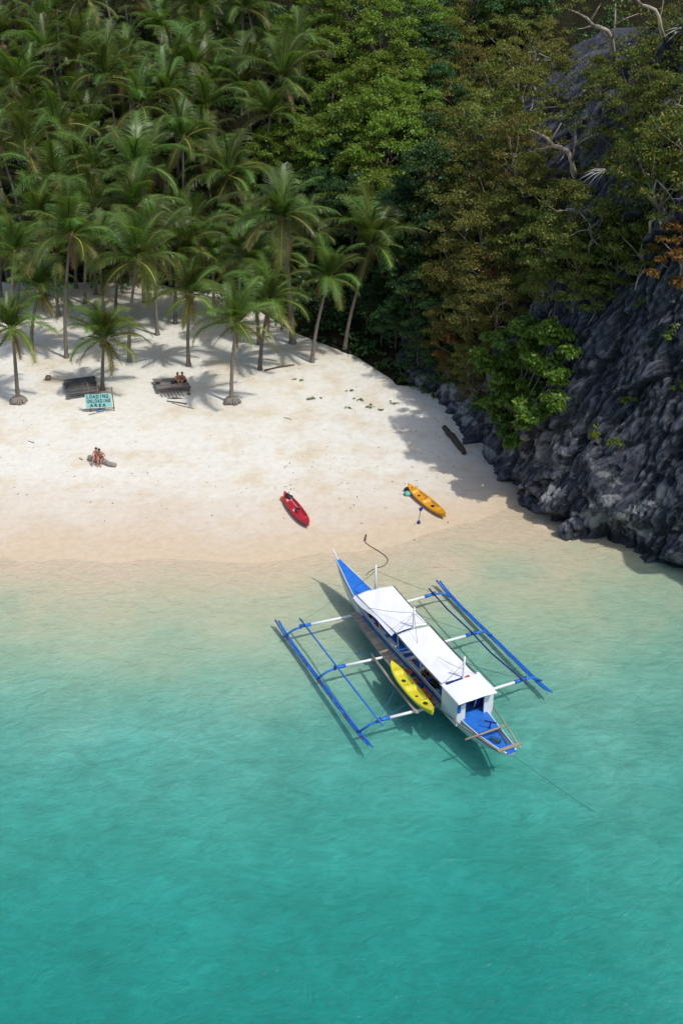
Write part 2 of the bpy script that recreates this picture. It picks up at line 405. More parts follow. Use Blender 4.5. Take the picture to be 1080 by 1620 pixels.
# ledges with overhang near the water and the sea notch
led = np.sin(pz_ * 1.9 + 1.3 * fbm(q * 0.3, 0, 0, 97, 2) * 3) * 0.45 * low
disp += led
notch = np.exp(-((pz_ - 0.15) / 0.55) ** 2) * 0.9 * (us < seg[10])[:, None]
disp = disp * np.clip(0.55 + pz_ * 0.12, 0.5, 1) - notch + 0.35
CX = px_ - NX[:, None] * disp; CY = py_ - NY[:, None] * disp; CZ = pz_ + 0.15 * (idd - 0.5)
m_rock, nt, b = mat("limestone")
geo = nd(nt, "ShaderNodeNewGeometry")
n1 = noise(nt, 0.5, 8, 0.65); n2 = noise(nt, 2.5, 8, 0.7, stretch=(1, 1, 0.45))
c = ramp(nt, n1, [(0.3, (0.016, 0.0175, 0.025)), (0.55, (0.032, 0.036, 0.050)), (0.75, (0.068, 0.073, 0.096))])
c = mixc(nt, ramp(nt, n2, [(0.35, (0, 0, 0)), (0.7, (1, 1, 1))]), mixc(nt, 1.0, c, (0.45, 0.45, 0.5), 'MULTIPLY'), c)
edge = ramp(nt, geo.outputs['Pointiness'], [(0.49, (0, 0, 0)), (0.60, (1, 1, 1))])
c = mixc(nt, ramp(nt, noise(nt, 1.3, 6, 0.6, stretch=(1.4, 1.4, 0.12)), [(0.56, (0, 0, 0)), (0.72, (0.55, 0.55, 0.55))]), c, (0.15, 0.155, 0.175))
c = mixc(nt, math_(nt, 'MULTIPLY', edge, 0.9), c, (0.14, 0.15, 0.19))
sep = nd(nt, "ShaderNodeSeparateXYZ"); nt.links.new(geo.outputs['Position'], sep.inputs[0])
pal = math_(nt, 'MULTIPLY', ramp(nt, noise(nt, 0.62, 4, 0.6, stretch=(1, 1, 1.6)), [(0.53, (0, 0, 0)), (0.60, (1, 1, 1))]),
            ramp(nt, math_(nt, 'DIVIDE', sep.outputs[2], 8.0), [(0.06, (0, 0, 0)), (0.16, (1, 1, 1)), (0.45, (1, 1, 1)), (0.75, (0, 0, 0))]))
c = mixc(nt, math_(nt, 'MULTIPLY', pal, 0.75), c, (0.34, 0.34, 0.33))
c = mixc(nt, ramp(nt, noise(nt, 0.33, 5, 0.6), [(0.58, (0, 0, 0)), (0.72, (0.5, 0.5, 0.5))]), c, (0.035, 0.048, 0.024))
tcr = nd(nt, "ShaderNodeTexCoord"); mpr = nd(nt, "ShaderNodeMapping"); mpr.inputs['Scale'].default_value = (1.1, 1.1, 0.26); mpr.inputs['Rotation'].default_value = (0, 0.35, 0)
wrp = nd(nt, "ShaderNodeTexNoise", ins={'Scale': 0.8, 'Detail': 6.0, 'Roughness': 0.7}); vad = nd(nt, "ShaderNodeVectorMath", operation='ADD')
nt.links.new(tcr.outputs['Object'], wrp.inputs['Vector']); nt.links.new(tcr.outputs['Object'], vad.inputs[0]); nt.links.new(wrp.outputs['Color'], vad.inputs[1]); nt.links.new(vad.outputs[0], mpr.inputs[0])
vr = nd(nt, "ShaderNodeTexVoronoi", feature='DISTANCE_TO_EDGE', ins={'Scale': 1.0}); nt.links.new(mpr.outputs[0], vr.inputs['Vector'])
crack = ramp(nt, vr.outputs['Distance'], [(0.0, (0, 0, 0)), (0.07, (1, 1, 1))])
c = mixc(nt, 1.0, c, ramp(nt, vr.outputs['Distance'], [(0.0, (0.72, 0.72, 0.72)), (0.05, (1, 1, 1))]), 'MULTIPLY')
nt.links.new(c, b.inputs['Base Color']); b.inputs['Roughness'].default_value = 0.85
rdg = nd(nt, "ShaderNodeTexNoise", noise_type='RIDGED_MULTIFRACTAL', ins={'Scale': 1.1, 'Detail': 7.0, 'Roughness': 0.6}); mpq = nd(nt, "ShaderNodeMapping"); mpq.inputs['Scale'].default_value = (1.6, 1.6, 0.5)
nt.links.new(tcr.outputs['Object'], mpq.inputs[0]); nt.links.new(mpq.outputs[0], rdg.inputs['Vector'])
bump(nt, b, math_(nt, 'ADD', math_(nt, 'ADD', math_(nt, 'MULTIPLY', rdg.outputs['Fac'], 0.45), math_(nt, 'MULTIPLY', crack, 0.25)), math_(nt, 'MULTIPLY', noise(nt, 1.5, 5, 0.6), 1.2)), 0.9, 0.16)
cliff_pts = np.stack([CX, CY, CZ], -1).reshape(-1, 3)
cliff = link("cliff", np_mesh("cliff", cliff_pts, grid_faces(*CX.shape)[:, ::-1], [m_rock], smooth=False))
tag(cliff, "dark grey limestone cliff rising from the water beside the beach", "cliff", kind="structure")

ALLP = np.concatenate([cliff_pts, hill_pts[hill_pts[:, 2] > sand_z(hill_pts[:, 0], hill_pts[:, 1])]])
def surf_at(px, py, lift=0.0, rad=9.0, pts=None):
    """nearest visible ground point whose point `lift` metres above it shows at this place"""
    P = ALLP if pts is None else pts
    x, y, z = P[:, 0], P[:, 1], P[:, 2] + lift
    dep = y * CT + (CAM_H - z) * ST; up = y * ST - (CAM_H - z) * CT
    with np.errstate(all='ignore'):
        sx = 540 + FPX * x / dep; sy = 810 - FPX * up / dep
    ok = (dep > 20) & (np.hypot(sx - px, sy - py) < rad)
    if not ok.any(): return surf_at(px, py, lift, rad * 1.8, pts) if rad < 150 else None
    i = np.where(ok)[0]; j = i[np.argmin(dep[i])]
    return Vector(P[j])

# ================================================================== TREES
m_bark_p = wood("palm_bark", (0.09, 0.075, 0.06), (0.24, 0.21, 0.175), 6.0, 2)
m_bark = wood("tree_bark", (0.06, 0.048, 0.036), (0.17, 0.145, 0.115), 5.0, 2)
m_pale = wood("pale_bark", (0.22, 0.18, 0.125), (0.46, 0.40, 0.31), 5.0, 2)
m_frond = leafmat("palm_leaflets", [(0, (0.062, 0.112, 0.022)), (0.5, (0.095, 0.155, 0.030)), (0.85, (0.14, 0.195, 0.045)), (1, (0.21, 0.22, 0.06))], 0.38, 0.38, 0.45, 1.0, 0.07)
m_frond_old = leafmat("old_leaflets", [(0, (0.11, 0.14, 0.03)), (0.6, (0.17, 0.17, 0.04)), (1, (0.26, 0.20, 0.06))], 0.3, 0.45, 0.4, 0.8, 0.06)
m_frond_dead = leafmat("dead_leaflets", [(0, (0.13, 0.085, 0.045)), (1, (0.27, 0.19, 0.11))], 0.2, 0.7, 0.2, 0.4)
m_rachis = paint("frond_midrib", (0.34, 0.30, 0.07), 0.5, 0.2, 4)
m_rachis_g = paint("green_midrib", (0.16, 0.20, 0.045), 0.5, 0.2, 4)
m_coco = paint("coconut_husk", (0.13, 0.12, 0.035), 0.5, 0.4, 5)
m_fibre = paint("palm_fibre", (0.22, 0.15, 0.09), 0.9, 0.4, 8, bmp=0.5)

def frond_mesh(name, e0, droop, L, seed, leafdroop, mats, ns=34, twist=0.0, curve=1.5):
    r = random.Random(seed); mb = MB()
    pts = []; p = Vector((0, 0, 0)); tang = []
    for i in range(ns + 1):
        t = i / ns; a = R(e0 - droop * t ** curve); d = Vector((math.cos(a), math.sin(twist) * t * 0.5, math.sin(a))).normalized()
        pts.append(p.copy()); tang.append(d); p = p + d * (L / ns)
    L_, R_, T_ = [], [], []
    for i in range(ns + 1):
        t = i / ns; w = 0.055 * (1 - t) ** 0.8 + 0.006
        side = tang[i].cross(Vector((0, 0, 1))); side = side.normalized() if side.length > 0.01 else Vector((0, -1, 0))
        nrm = side.cross(tang[i])
        T_.append(len(mb.v)); mb.v.append(tuple(pts[i] + nrm * w * 0.7)); L_.append(len(mb.v)); mb.v.append(tuple(pts[i] - side * w)); R_.append(len(mb.v)); mb.v.append(tuple(pts[i] + side * w))
        if i:
            for A, B in ((T_, L_), (R_, T_), (L_, R_)):
                mb.f.append((A[i - 1], B[i - 1], B[i], A[i])); mb.m.append(1)
    for i in range(4, ns):
        t = i / ns
        side = tang[i].cross(Vector((0, 0, 1))); side = side.normalized() if side.length > 0.01 else Vector((0, -1, 0)); nrm = side.cross(tang[i])
        ll = L * 0.29 * (math.sin(math.pi * min(1, 0.16 + 0.80 * t)) ** 0.55) * r.uniform(0.85, 1.1)
        for s, E_ in ((-1, L_), (1, R_)):
            for hf in ((0, 1) if i % 2 else (0,)):
                sweep = 0.45 + 0.75 * t + r.uniform(-0.1, 0.12)
                lift = 0.35 - 0.3 * t + r.uniform(-0.12, 0.12)
                d1 = (side * s + tang[i] * sweep + nrm * lift).normalized()
                d2 = (d1 + Vector((0, 0, -1)) * leafdroop * r.uniform(0.7, 1.25)).normalized()
                d3 = (d2 + Vector((0, 0, -1)) * leafdroop * 1.3).normalized()
                o = Vector(mb.v[E_[i]]) * (1 - hf * 0.5) + Vector(mb.v[E_[i - 1]]) * hf * 0.5
                wv = tang[i] * (L / ns * 0.15)
                a, c2 = o + d1 * ll * 0.4, o + d1 * ll * 0.4 + d2 * ll * 0.35
                tip = c2 + d3 * ll * 0.3
                b0 = len(mb.v); mb.v += [tuple(a - wv), tuple(a + wv), tuple(c2 - wv * 0.7), tuple(c2 + wv * 0.7), tuple(tip)]
                i0, i1 = (E_[i - 1], E_[i])
                mb.f += [(i0, i1, b0 + 1, b0), (b0, b0 + 1, b0 + 3, b0 + 2), (b0 + 2, b0 + 3, b0 + 4)]; mb.m += [0, 0, 0]
    return mb.mesh(name, mats, True)
FR = {}
for k, (e0, dr, L, ld) in {'A': (82, 36, 3.5, 0.22), 'B': (64, 74, 3.9, 0.34), 'C': (40, 84, 4.0, 0.45), 'D': (12, 74, 3.9, 0.55), 'E': (-26, 46, 3.5, 0.5)}.items():
    FR[k] = [frond_mesh("frond", e0 + 7 * (j - 2), dr + 9 * ((j * 2) % 5 - 2), L * (0.86 + 0.07 * j), 10 * j + ord(k), ld * (0.75 + 0.14 * ((j * 3) % 5)), [m_frond_old if k == 'E' else m_frond, m_rachis if k in 'DE' else m_rachis_g], twist=0.6 * (j - 2)) for j in range(5)]
FR['X'] = [frond_mesh("dead_frond", -58, 26, 2.7, 900 + j, 0.9, [m_frond_dead, m_fibre], ns=22) for j in range(2)]
bmc = MB()
_ic = bpy.data.meshes.new("coconut")
import bmesh
_b = bmesh.new(); bmesh.ops.create_icosphere(_b, subdivisions=2, radius=0.14); bmesh.ops.scale(_b, vec=(1, 1, 1.25), verts=_b.verts)
for f in _b.faces: f.smooth = True
_b.to_mesh(_ic); _b.free(); _ic.materials.append(m_coco)

def palm_trunk(h, lean, r0, seed):
    """trunk from the origin to lean=(x,y) at height h, ringed, flared at its foot"""
    r = random.Random(seed); mb = MB(); pts, rad = [], []
    n = max(16, int(h * 3.2))
    for i in range(n + 1):
        t = i / n; c = t ** 1.6
        pts.append((lean[0] * c + 0.04 * math.sin(3 * t + seed), lean[1] * c, -0.25 + (h + 0.25) * t))
        rad.append(r0 * (1 - 0.42 * t) * (1 + 0.9 * math.exp(-t * h / 0.35)) * (1.05 if i % 2 else 0.95))
    mb.tube(pts, rad, 8)
    return mb
def palm(loc, h, lean, seed, label, group, nf=22, front=False, sc=1.0, r0=0.15, dead=0, mound=False, spread=1.0):
    r = random.Random(seed)
    e = empty("palm_tree", loc); tag(e, label, "palm tree", group)
    part("trunk", palm_trunk(h, lean, r0, seed), m_bark_p, e, True)
    top = Vector((lean[0], lean[1], h))
    if mound:
        mb = MB(); rr = random.Random(seed)
        for k in range(34):
            a = 2 * math.pi * k / 34 + rr.uniform(-.08, .08); l = rr.uniform(0.42, 0.62)
            ca, sa = math.cos(a), math.sin(a)
            mb.tube([(ca * .1, sa * .1, .42), (ca * l * .6, sa * l * .6, .34), (ca * l, sa * l, .12), (ca * l * 1.08, sa * l * 1.08, -.15)], [.05, .06, .06, .05], 5, join='near')
        part("root_mound", mb, wood("root_fibre", (0.10, 0.085, 0.07), (0.26, 0.23, 0.20), 6, 2), e, True)
    tiers = [('A', 5, 80), ('B', 7, 60), ('C', 6, 40), ('D', 5, 12), ('E', 3, -20)]
    tot = sum(t[1] for t in tiers); k = 0
    for kind, n, _e in tiers:
        n = max(2, round(n * nf / tot)); a0 = r.uniform(0, 6.28)
        for i in range(n):
            a = a0 + 2 * math.pi * (i + r.uniform(-.28, .28)) / n
            o = link("frond", r.choice(FR[kind]), e, (top.x + 0.06 * math.cos(a), top.y + 0.06 * math.sin(a), top.z + r.uniform(-.08, .1)), (r.uniform(-.12, .12), r.uniform(-.14, .14), a), sc * r.uniform(0.88, 1.1))
    for i in range(dead):
        a = r.uniform(0, 6.28)
        link("dead_frond", r.choice(FR['X']), e, tuple(top + Vector((0, 0, -.15))), (0, r.uniform(-.1, .15), a), sc * r.uniform(.7, 1))
    if front:
        mb = MB(); mb.tube([(0, 0, -.55), (0, 0, -.2), (0, 0, .12)], [.12, .26, .16], 9)
        part("crown_fibre", mb, m_fibre, e, True, loc=tuple(top))
        for i in range(r.randint(5, 8)):
            a = r.uniform(0, 6.28); link("coconut", _ic, e, (top.x + .27 * math.cos(a), top.y + .27 * math.sin(a), top.z - r.uniform(.1, .45)), (r.random(), r.random(), a), r.uniform(.8, 1.1))
    return e

# palms that stand in the sand: foot (x, y) and crown (x, y) as seen, then what sets each apart
G1 = "palms standing in the sand"
SAND_PALMS = [
 (30, 636, 20, 520, 1, True, "palm with a root mound at its foot, leftmost at the front of the sand"),
 (162, 617, 165, 538, 0, False, "short palm rising right behind the loading area sign"),
 (204, 572, 219, 412, 0, False, "tall palm with a pale slanting trunk behind the sign palm"),
 (298, 579, 302, 466, 1, False, "palm standing behind the bench platform with the two sitters"),
 (367, 637, 374, 512, 1, True, "palm with a root mound at its foot near the middle of the sand"),
 (334, 588, 300, 0, 0, False, None),
 (412, 585, 425, 478, 2, False, "leaning palm beside the thin driftwood pole"),
 (494, 573, 520, 440, 1, False, "palm with a slim trunk leaning right, right of the driftwood pole"),
 (545, 553, 590, 390, 1, False, "palm at the right end of the grove beside the dark rocks"),
 (462, 543, 447, 345, 1, False, "palm with a thick dark trunk behind the slim leaning palm"),
 (50, 553, 64, 458, 4, False, "palm with a skirt of brown dead fronds above the left sand"),
 (106, 566, 113, 372, 1, False, "tall palm with a long grey trunk behind the left bench platform"),
 (250, 530, 244, 392, 1, False, "palm with a dark upright trunk in the shaded sand"),
 (184, 505, 186, 425, 0, False, "palm in the second row between pale slanting trunk and left palms"),
 (152, 466, 150, 335, 0, False, "palm at the back of the shaded sand above the left bench"),
 (228, 478, 214, 330, 1, False, "palm at the back edge of the shaded sand, mid grove"),
 (355, 436, 355, 352, 1, False, "tall palm whose crown spreads wide above the dark undergrowth"),
 (410, 545, 400, 420, 0, False, "palm half hidden behind the leaning palm by the driftwood"),
 (30, 484, 36, 420, 0, False, "palm low in the shade at the left edge of the grove"),
 (3, 470, 2, 372, 1, False, "palm cut by the left edge of the view above the sand"),
 (300, 498, 305, 372, 0, False, "palm behind the bench sitters' palm, deeper in the grove"),
 (20, 505, 24, 398, 0, False, "palm in the left shade behind the leftmost front palm"),
 (92, 500, 88, 402, 1, False, "palm in shade just left of the long grey trunk"),
 (166, 512, 160, 392, 0, False, "palm in shade between long grey trunk and pale slanting trunk"),
 (278, 512, 284, 400, 1, False, "palm in shade right of the dark upright trunk"),
 (340, 505, 336, 410, 0, False, "palm in shade behind the middle mounded palm"),
 (378, 500, 380, 398, 1, False, "palm in shade left of the leaning palm's crown"),
 (135, 480, 138, 372, 1, False, "palm deep in shade behind the sign palm"),
 (120, 456, 125, 350, 0, False, "palm deep in the shade straight above the dark platform"),
 (270, 452, 276, 348, 1, False, "palm at the back of the shade above the sitters' platform"),
 (322, 462, 328, 386, 0, False, "short palm in shade between the sitters' palm and the wide crown"),
 (392, 456, 398, 372, 1, False, "palm just right of the wide crown, above the leaning palm"),
 (432, 486, 440, 410, 0, False, "palm in shade between the leaning palm and the thick trunk"),
 (484, 468, 486, 372, 1, False, "palm behind the slim leaning palm at the grove's dark edge"),
 (208, 448, 178, 352, 0, False, "palm leaning left at the far back of the shaded sand"),
 (75, 468, 60, 345, 0, False, "palm behind the skirted palm at the back of the sand"),
]
k = 0
for bxp, byp, cxp, cyp, dead, mound, lab in SAND_PALMS:
    if lab is None: continue
    p = on_sand(bxp, byp)
    # crown: same distance as the foot, at the height that shows there
    d = ray(cxp, cyp); t = p.y / d[1]
    top = Vector((d[0] * t, p.y, CAM_H + d[2] * t))
    h = top.z - p.z
    palm(p, h, (top.x - p.x, 0.0), 100 + k, lab, G1, nf=24, front=True, sc=(0.84 if h < 6.6 else 0.98 if h < 7.8 else 1.08) + 0.02 * (k % 3), r0=(0.24 if bxp == 462 else 0.155), dead=dead, mound=mound)
    k += 1

# palms packed up the hillside behind
G2 = "palms packed up the hillside"
hp = []
yrow = 99.0; row = 0
while yrow < 172:
    x = -46 - 0.1 * (yrow - 99) + (row % 2) * 2.2
    while x < (4 if yrow < 140 else 24):
        hp.append((x + rng.uniform(-1.2, 1.2), yrow + rng.uniform(-1.4, 1.4), row)); x += 4.3
    yrow += 4.3 + 0.02 * (yrow - 99); row += 1
k = 0
rowname = ["lowest", "second lowest", "third", "fourth", "fifth", "sixth", "seventh", "eighth", "ninth", "topmost"]
side = lambda px: "far left" if px < 90 else "left" if px < 190 else "centre left" if px < 290 else "mid grove" if px < 380 else "grove's broadleaf edge"
cand = []
for x, y, row in hp:
    z = float(hill_z(x, y)); h = rng.uniform(6.2, 10.6)
    sx, sy, _ = proj(x, y, z + h)
    lim = 420 + 60 * math.sin(sy * 0.021) if sy < 330 else 600
    if 130 < sy < 190: lim = 455
    if sx < -50 or sx > lim or sy < -70: continue
    if (abs(sx - 270) < 30 and abs(sy - 25) < 26) or (abs(sx - 190) < 30 and abs(sy - 215) < 26): continue
    if 545 < sx: continue
    cand.append((row, sx, x, y, z, h))
ORD = 'first second third fourth fifth sixth seventh eighth ninth tenth eleventh twelfth thirteenth fourteenth fifteenth sixteenth seventeenth eighteenth nineteenth twentieth'.split()
rows_ = sorted({c_[0] for c_ in cand}); prev = None
for row, sx, x, y, z, h in sorted(cand):
    n_ = 0 if row != prev else n_ + 1; prev = row
    ri = rows_.index(row)
    lab = f"{ORD[n_]} palm from the left in the {'lowest' if ri == 0 else ORD[ri] + ' lowest'} row of the hillside grove"
    palm((x, y, z), h, (rng.uniform(-1.5, 1.5), rng.uniform(-.8, .5)), 500 + k, lab, G2, nf=16, front=(k % 3 == 0), sc=rng.uniform(1.0, 1.36), dead=rng.choice([0, 0, 1, 3]))
    k += 1
N_HILL_PALMS = k

# ---- broadleaf trees: limbs and leaf clumps
m_leaf_bright = leafmat("bright_leaves", [(0, (0.095, 0.165, 0.020)), (0.5, (0.15, 0.235, 0.028)), (1, (0.23, 0.31, 0.045))], 0.35, 0.45, 0.35)
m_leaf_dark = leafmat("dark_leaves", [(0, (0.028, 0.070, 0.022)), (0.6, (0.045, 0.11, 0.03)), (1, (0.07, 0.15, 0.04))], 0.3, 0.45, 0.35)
m_leaf_olive = leafmat("olive_leaves", [(0, (0.085, 0.125, 0.026)), (0.45, (0.15, 0.185, 0.040)), (0.8, (0.225, 0.225, 0.052)), (1, (0.33, 0.23, 0.06))], 0.35, 0.5, 0.3, 0.6, 0.07)
m_leaf_gold = leafmat("mixed_leaves", [(0, (0.07, 0.115, 0.024)), (0.6, (0.115, 0.165, 0.035)), (0.88, (0.21, 0.21, 0.04)), (1, (0.36, 0.24, 0.04))], 0.35, 0.5, 0.3)
m_leaf_rust = leafmat("rust_leaves", [(0, (0.10, 0.055, 0.02)), (0.6, (0.20, 0.085, 0.03)), (1, (0.22, 0.14, 0.03))], 0.35, 0.5, 0.3)

def leaf_cloud(centres, radii, n, size, seed, flat=0.75):
    g = np.random.default_rng(seed); centres = np.asarray(centres); radii = np.asarray(radii)
    w = radii ** 2; idx = g.choice(len(centres), n, p=w / w.sum())
    d = g.normal(size=(n, 3)); d /= np.linalg.norm(d, axis=1)[:, None]
    d[:, 2] = np.where(d[:, 2] < -0.2, -d[:, 2] * 0.6, d[:, 2])
    rr = radii[idx] * g.uniform(0.12, 1.0, n) ** 0.5 * g.choice([1.0, 1.0, 1.0, 1.3], n)
    p = centres[idx] + d * rr[:, None] * np.array([1, 1, flat])
    nrm = d * 0.6 + g.normal(size=(n, 3)) * 0.7 + np.array([0, 0, 0.55]); nrm /= np.linalg.norm(nrm, axis=1)[:, None]
    t = np.cross(nrm, g.normal(size=(n, 3))); t /= np.linalg.norm(t, axis=1)[:, None]; bt = np.cross(nrm, t)
    s = size * g.uniform(0.6, 1.25, n)[:, None]
    a = p - t * s * 0.55; c2 = p + t * s * 0.55 - nrm * s * 0.15; l = p + bt * s * 0.3 + nrm * s * .06; r_ = p - bt * s * 0.3 + nrm * s * .06
    v = np.stack([a, r_, c2, l], 1).reshape(-1, 3)
    return v, np.arange(4 * n).reshape(n, 4)
def tree_variant(seed, H=7.0, Rr=3.0, nleaf=6500, leaf=0.26, nclump=34, lowcrown=0.35, crooked=0.4):
    r = random.Random(seed); mb = MB()
    tp = [Vector((0, 0, -0.5))]
    for i in range(5): tp.append(tp[-1] + Vector((r.uniform(-.25, .25) * crooked, r.uniform(-.25, .25) * crooked, H * 0.13)))
    rings = mb.tube(tp, [0.024 * H * (1 - 0.11 * i) for i in range(6)], 7)
    cs, rd = [], []
    for i in range(nclump):
        a = 2.4 * i + r.uniform(-.4, .4); u = (i + 0.5) / nclump
        zz = H * (lowcrown + (1 - lowcrown) * u) ; prof = math.sin(math.pi * min(1, 0.22 + 0.72 * u)) ** 0.7
        rad = Rr * prof * r.uniform(0.45, 1.05)
        c = Vector((rad * math.cos(a), rad * math.sin(a), zz + r.uniform(-.4, .4)))
        cs.append(tuple(c)); rd.append(r.uniform(0.45, 1.25) * Rr * 0.29)
        if i % 2 == 0:
            j = r.randint(2, 5); s = tp[j]
            m1 = s.lerp(c, 0.4) + Vector((r.uniform(-.3, .3), r.uniform(-.3, .3), 0.15)); m2 = s.lerp(c, 0.75) + Vector((r.uniform(-.2, .2), r.uniform(-.2, .2), .1))
            mb.tube([s, m1, m2, c], [0.010 * H, 0.007 * H, 0.005 * H, 0.002 * H], 5, join=rings[j][0])
    v, f = leaf_cloud(cs, rd, nleaf, leaf, seed)
    return mb, v, f
TREEV = {}
def kind_variants(name, leafm, bark, n, **k):
    out = []
    for i in range(n):
        mb, v, f = tree_variant(hash(name) % 1 + 1000 + sum(map(ord, name)) + 17 * i, **k)
        out.append((mb.mesh("trunk", [bark], True), np_mesh("crown", v, f, [leafm], smooth=False)))
    TREEV[name] = out
kind_variants("bright", m_leaf_bright, m_bark, 5, H=7.5, Rr=3.1, nleaf=7600, leaf=0.23)
kind_variants("dark", m_leaf_dark, m_bark, 4, H=7.0, Rr=3.0, nleaf=9500, leaf=0.22)
kind_variants("olive", m_leaf_olive, m_pale, 6, H=5.5, Rr=2.7, nleaf=4800, leaf=0.18, nclump=28, lowcrown=0.25, crooked=1.2)
kind_variants("gold", m_leaf_gold, m_pale, 6, H=4.2, Rr=2.3, nleaf=3600, leaf=0.18, nclump=20, lowcrown=0.2, crooked=1.4)
kind_variants("rust", m_leaf_rust, m_pale, 2, H=3.6, Rr=1.8, nleaf=2000, leaf=0.22, nclump=18, lowcrown=0.2, crooked=1.4)
tk = [0]
def tree(kind, px, py, sc, label, name="broadleaf_tree", cat="tree", group=None, sink=0.0, tilt=(0, 0)):
    H = {"bright": 7.5, "dark": 7.0, "olive": 5.5, "gold": 4.2, "rust": 3.6}[kind] * sc
    p = surf_at(px, py, H * 0.62)
    if p is None: return None
    t, c2 = TREEV[kind][tk[0] % len(TREEV[kind])]; tk[0] += 1
    e = empty(name, (p.x, p.y, p.z - sink), rot=(tilt[0], tilt[1], rng.uniform(0, 6.28)), sc=sc * rng.uniform(0.94, 1.06)); tag(e, label, cat, group)
    link("trunk", t, e); link("crown", c2, e)
    return e

LAND = [(900, 250, "the lower bare pale tree"), (955, 60, "the upper bare pale tree"), (590, 385, "the palm by the dark rocks"), (825, 590, "the big bush at the cliff foot"),
        (450, 160, "the palm crown among broadleaf trees"), (700, 0, "the top of the wooded slope"), (1040, 330, "the dark cleft in the cliff"), (720, 240, "the brown thicket's middle"), (540, 230, "the bright canopy's middle"), (560, 0, "the bright canopy's upper end"), (700, 500, "the shaded gully")]
DESC = {"bright": "bright green leafy tree", "dark": "deep green dense tree", "olive": "olive brown thin-leaved tree", "gold": "small yellow-green leaved tree", "rust": "small rust-leaved shrub"}
GRP = {"bright": "bright green broadleaf trees", "dark": "dark green broadleaf trees", "olive": "olive brown trees on the steep slope", "gold": "small trees rooted in the cliff", "rust": "rust-leaved shrubs"}
def plant(kind, pts):
    near = {}
    for px, py, sc in pts:
        nm = min((math.hypot(px - a, (py - b_) * 1.2), n) for a, b_, n in LAND)[1]; near.setdefault(nm, []).append((px, py, sc))
    for nm, lst in near.items():
        for i, (px, py, sc) in enumerate(sorted(lst)):
            pos = "" if len(lst) == 1 else f" {ORD[i]} from left"
            tree(kind, px, py, sc, f"{DESC[kind]}{pos} near {nm}", "shrub" if kind == "rust" else "broadleaf_tree", "shrub" if kind == "rust" else "tree", GRP[kind])
plant("bright", [(520, 85, 1.0), (470, 55, .9), (560, 20, 1.1), (605, 65, 1.1), (590, 130, 1.0), (640, 110, 1), (455, 212, .85), (500, 230, .95), (425, 250, .75), (545, 165, .9), (560, 215, 1.1), (610, 190, 1.1), (650, 165, .9),
                 (578, 268, .9), (620, 240, 1), (512, 275, .75), (602, 318, .9), (475, 120, .8), (680, 40, .9), (528, 335, .65), (500, 20, 1.0), (440, 90, .8), (180, 262, .6), (640, 20, 1.0)])
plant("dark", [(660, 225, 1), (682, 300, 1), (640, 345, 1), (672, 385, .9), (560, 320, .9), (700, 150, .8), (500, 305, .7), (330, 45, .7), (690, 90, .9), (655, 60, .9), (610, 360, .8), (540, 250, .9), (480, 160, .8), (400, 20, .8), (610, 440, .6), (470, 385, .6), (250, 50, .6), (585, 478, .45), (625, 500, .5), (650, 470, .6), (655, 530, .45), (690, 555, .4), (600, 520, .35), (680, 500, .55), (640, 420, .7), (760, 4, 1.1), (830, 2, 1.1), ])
plant("olive", [(700, 60, 1), (742, 30, 1), (740, 110, 1), (695, 130, 1), (722, 165, 1), (812, 95, 1), (700, 205, 1), (792, 190, .9), (730, 262, 1), (742, 352, 1), (775, 312, .9), (722, 420, 1), (757, 445, .9), (742, 482, .8), (722, 380, 1), (812, 25, 1), (850, 70, 1),
                (775, 10, 1), (830, 140, .9), (690, 265, .9), (810, 240, .9), (700, 450, .8), (765, 390, .9), (700, 520, .6), (735, 575, .5), (762, 520, .6), (748, 558, .5), (782, 485, .7), (742, 610, .4), (700, 580, .4), (680, 450, .7), (275, 20, .8), (188, 214, .7)])
plant("gold", [(772, 135, 1.3), (747, 212, 1.3), (705, 335, 1.3), (785, 60, 1.3), (772, 262, 1.2), (850, 330, 1), (828, 378, 1.1), (862, 395, 1), (905, 335, .8), (945, 345, .9), (1040, 262, 1), (1070, 235, 1), (850, 20, 1), (800, 350, 1), (835, 285, .9), 
               (800, 430, .8), (1065, 160, .7), (1000, 105, .8), (1042, 190, .7), (955, 135, .6), (985, 165, .5), (1020, 130, .5), (940, 110, .5), (1005, 215, .5), (860, 262, .5), (1050, 300, .7), (905, 428, .8), (962, 418, .8), (865, 452, .7), (1005, 398, .7), (800, 475, .7), (930, 462, .6)])
plant("rust", [(718, 543, 1), (1068, 398, 1), (690, 235, .8), (775, 420, .8), (735, 515, .9)])

# the big bush that hangs over the sand at the foot of the cliff
def clump_tree(name, label, cat, base, clumps, leafm, bark, nleaf, leaf, seed, trunk_r=0.12, group=None):
    e = empty(name, base); tag(e, label, cat, group); r = random.Random(seed)
    mb = MB(); s0 = Vector((0, 0, 0)); first = None
    for i, (c, rd) in enumerate(clumps):
        c = Vector(c); m = s0.lerp(c, .5) + Vector((r.uniform(-.3, .3), r.uniform(-.3, .3), r.uniform(0, .5)))
        mb.tube([s0, m, c], [trunk_r * .7, trunk_r * .4, trunk_r * .12], 5, join='near')
    part("trunk", mb, bark, e, True)
    cs, rs = [], []
    for c, rd in clumps:
        for k in range(7):
            d = Vector((r.gauss(0, 1), r.gauss(0, 1), r.gauss(0, 1))).normalized() * rd * r.uniform(.3, 1.0)
            cs.append((c[0] + d.x, c[1] + d.y, c[2] + d.z * .8)); rs.append(rd * r.uniform(.45, .68))
    v, f = leaf_cloud(cs, rs, nleaf, leaf, seed)
    link("crown", np_mesh("crown", v, f, [leafm], smooth=False), e)
    return e
p = surf_at(800, 690, 0.0, pts=cliff_pts)
BUSH = []
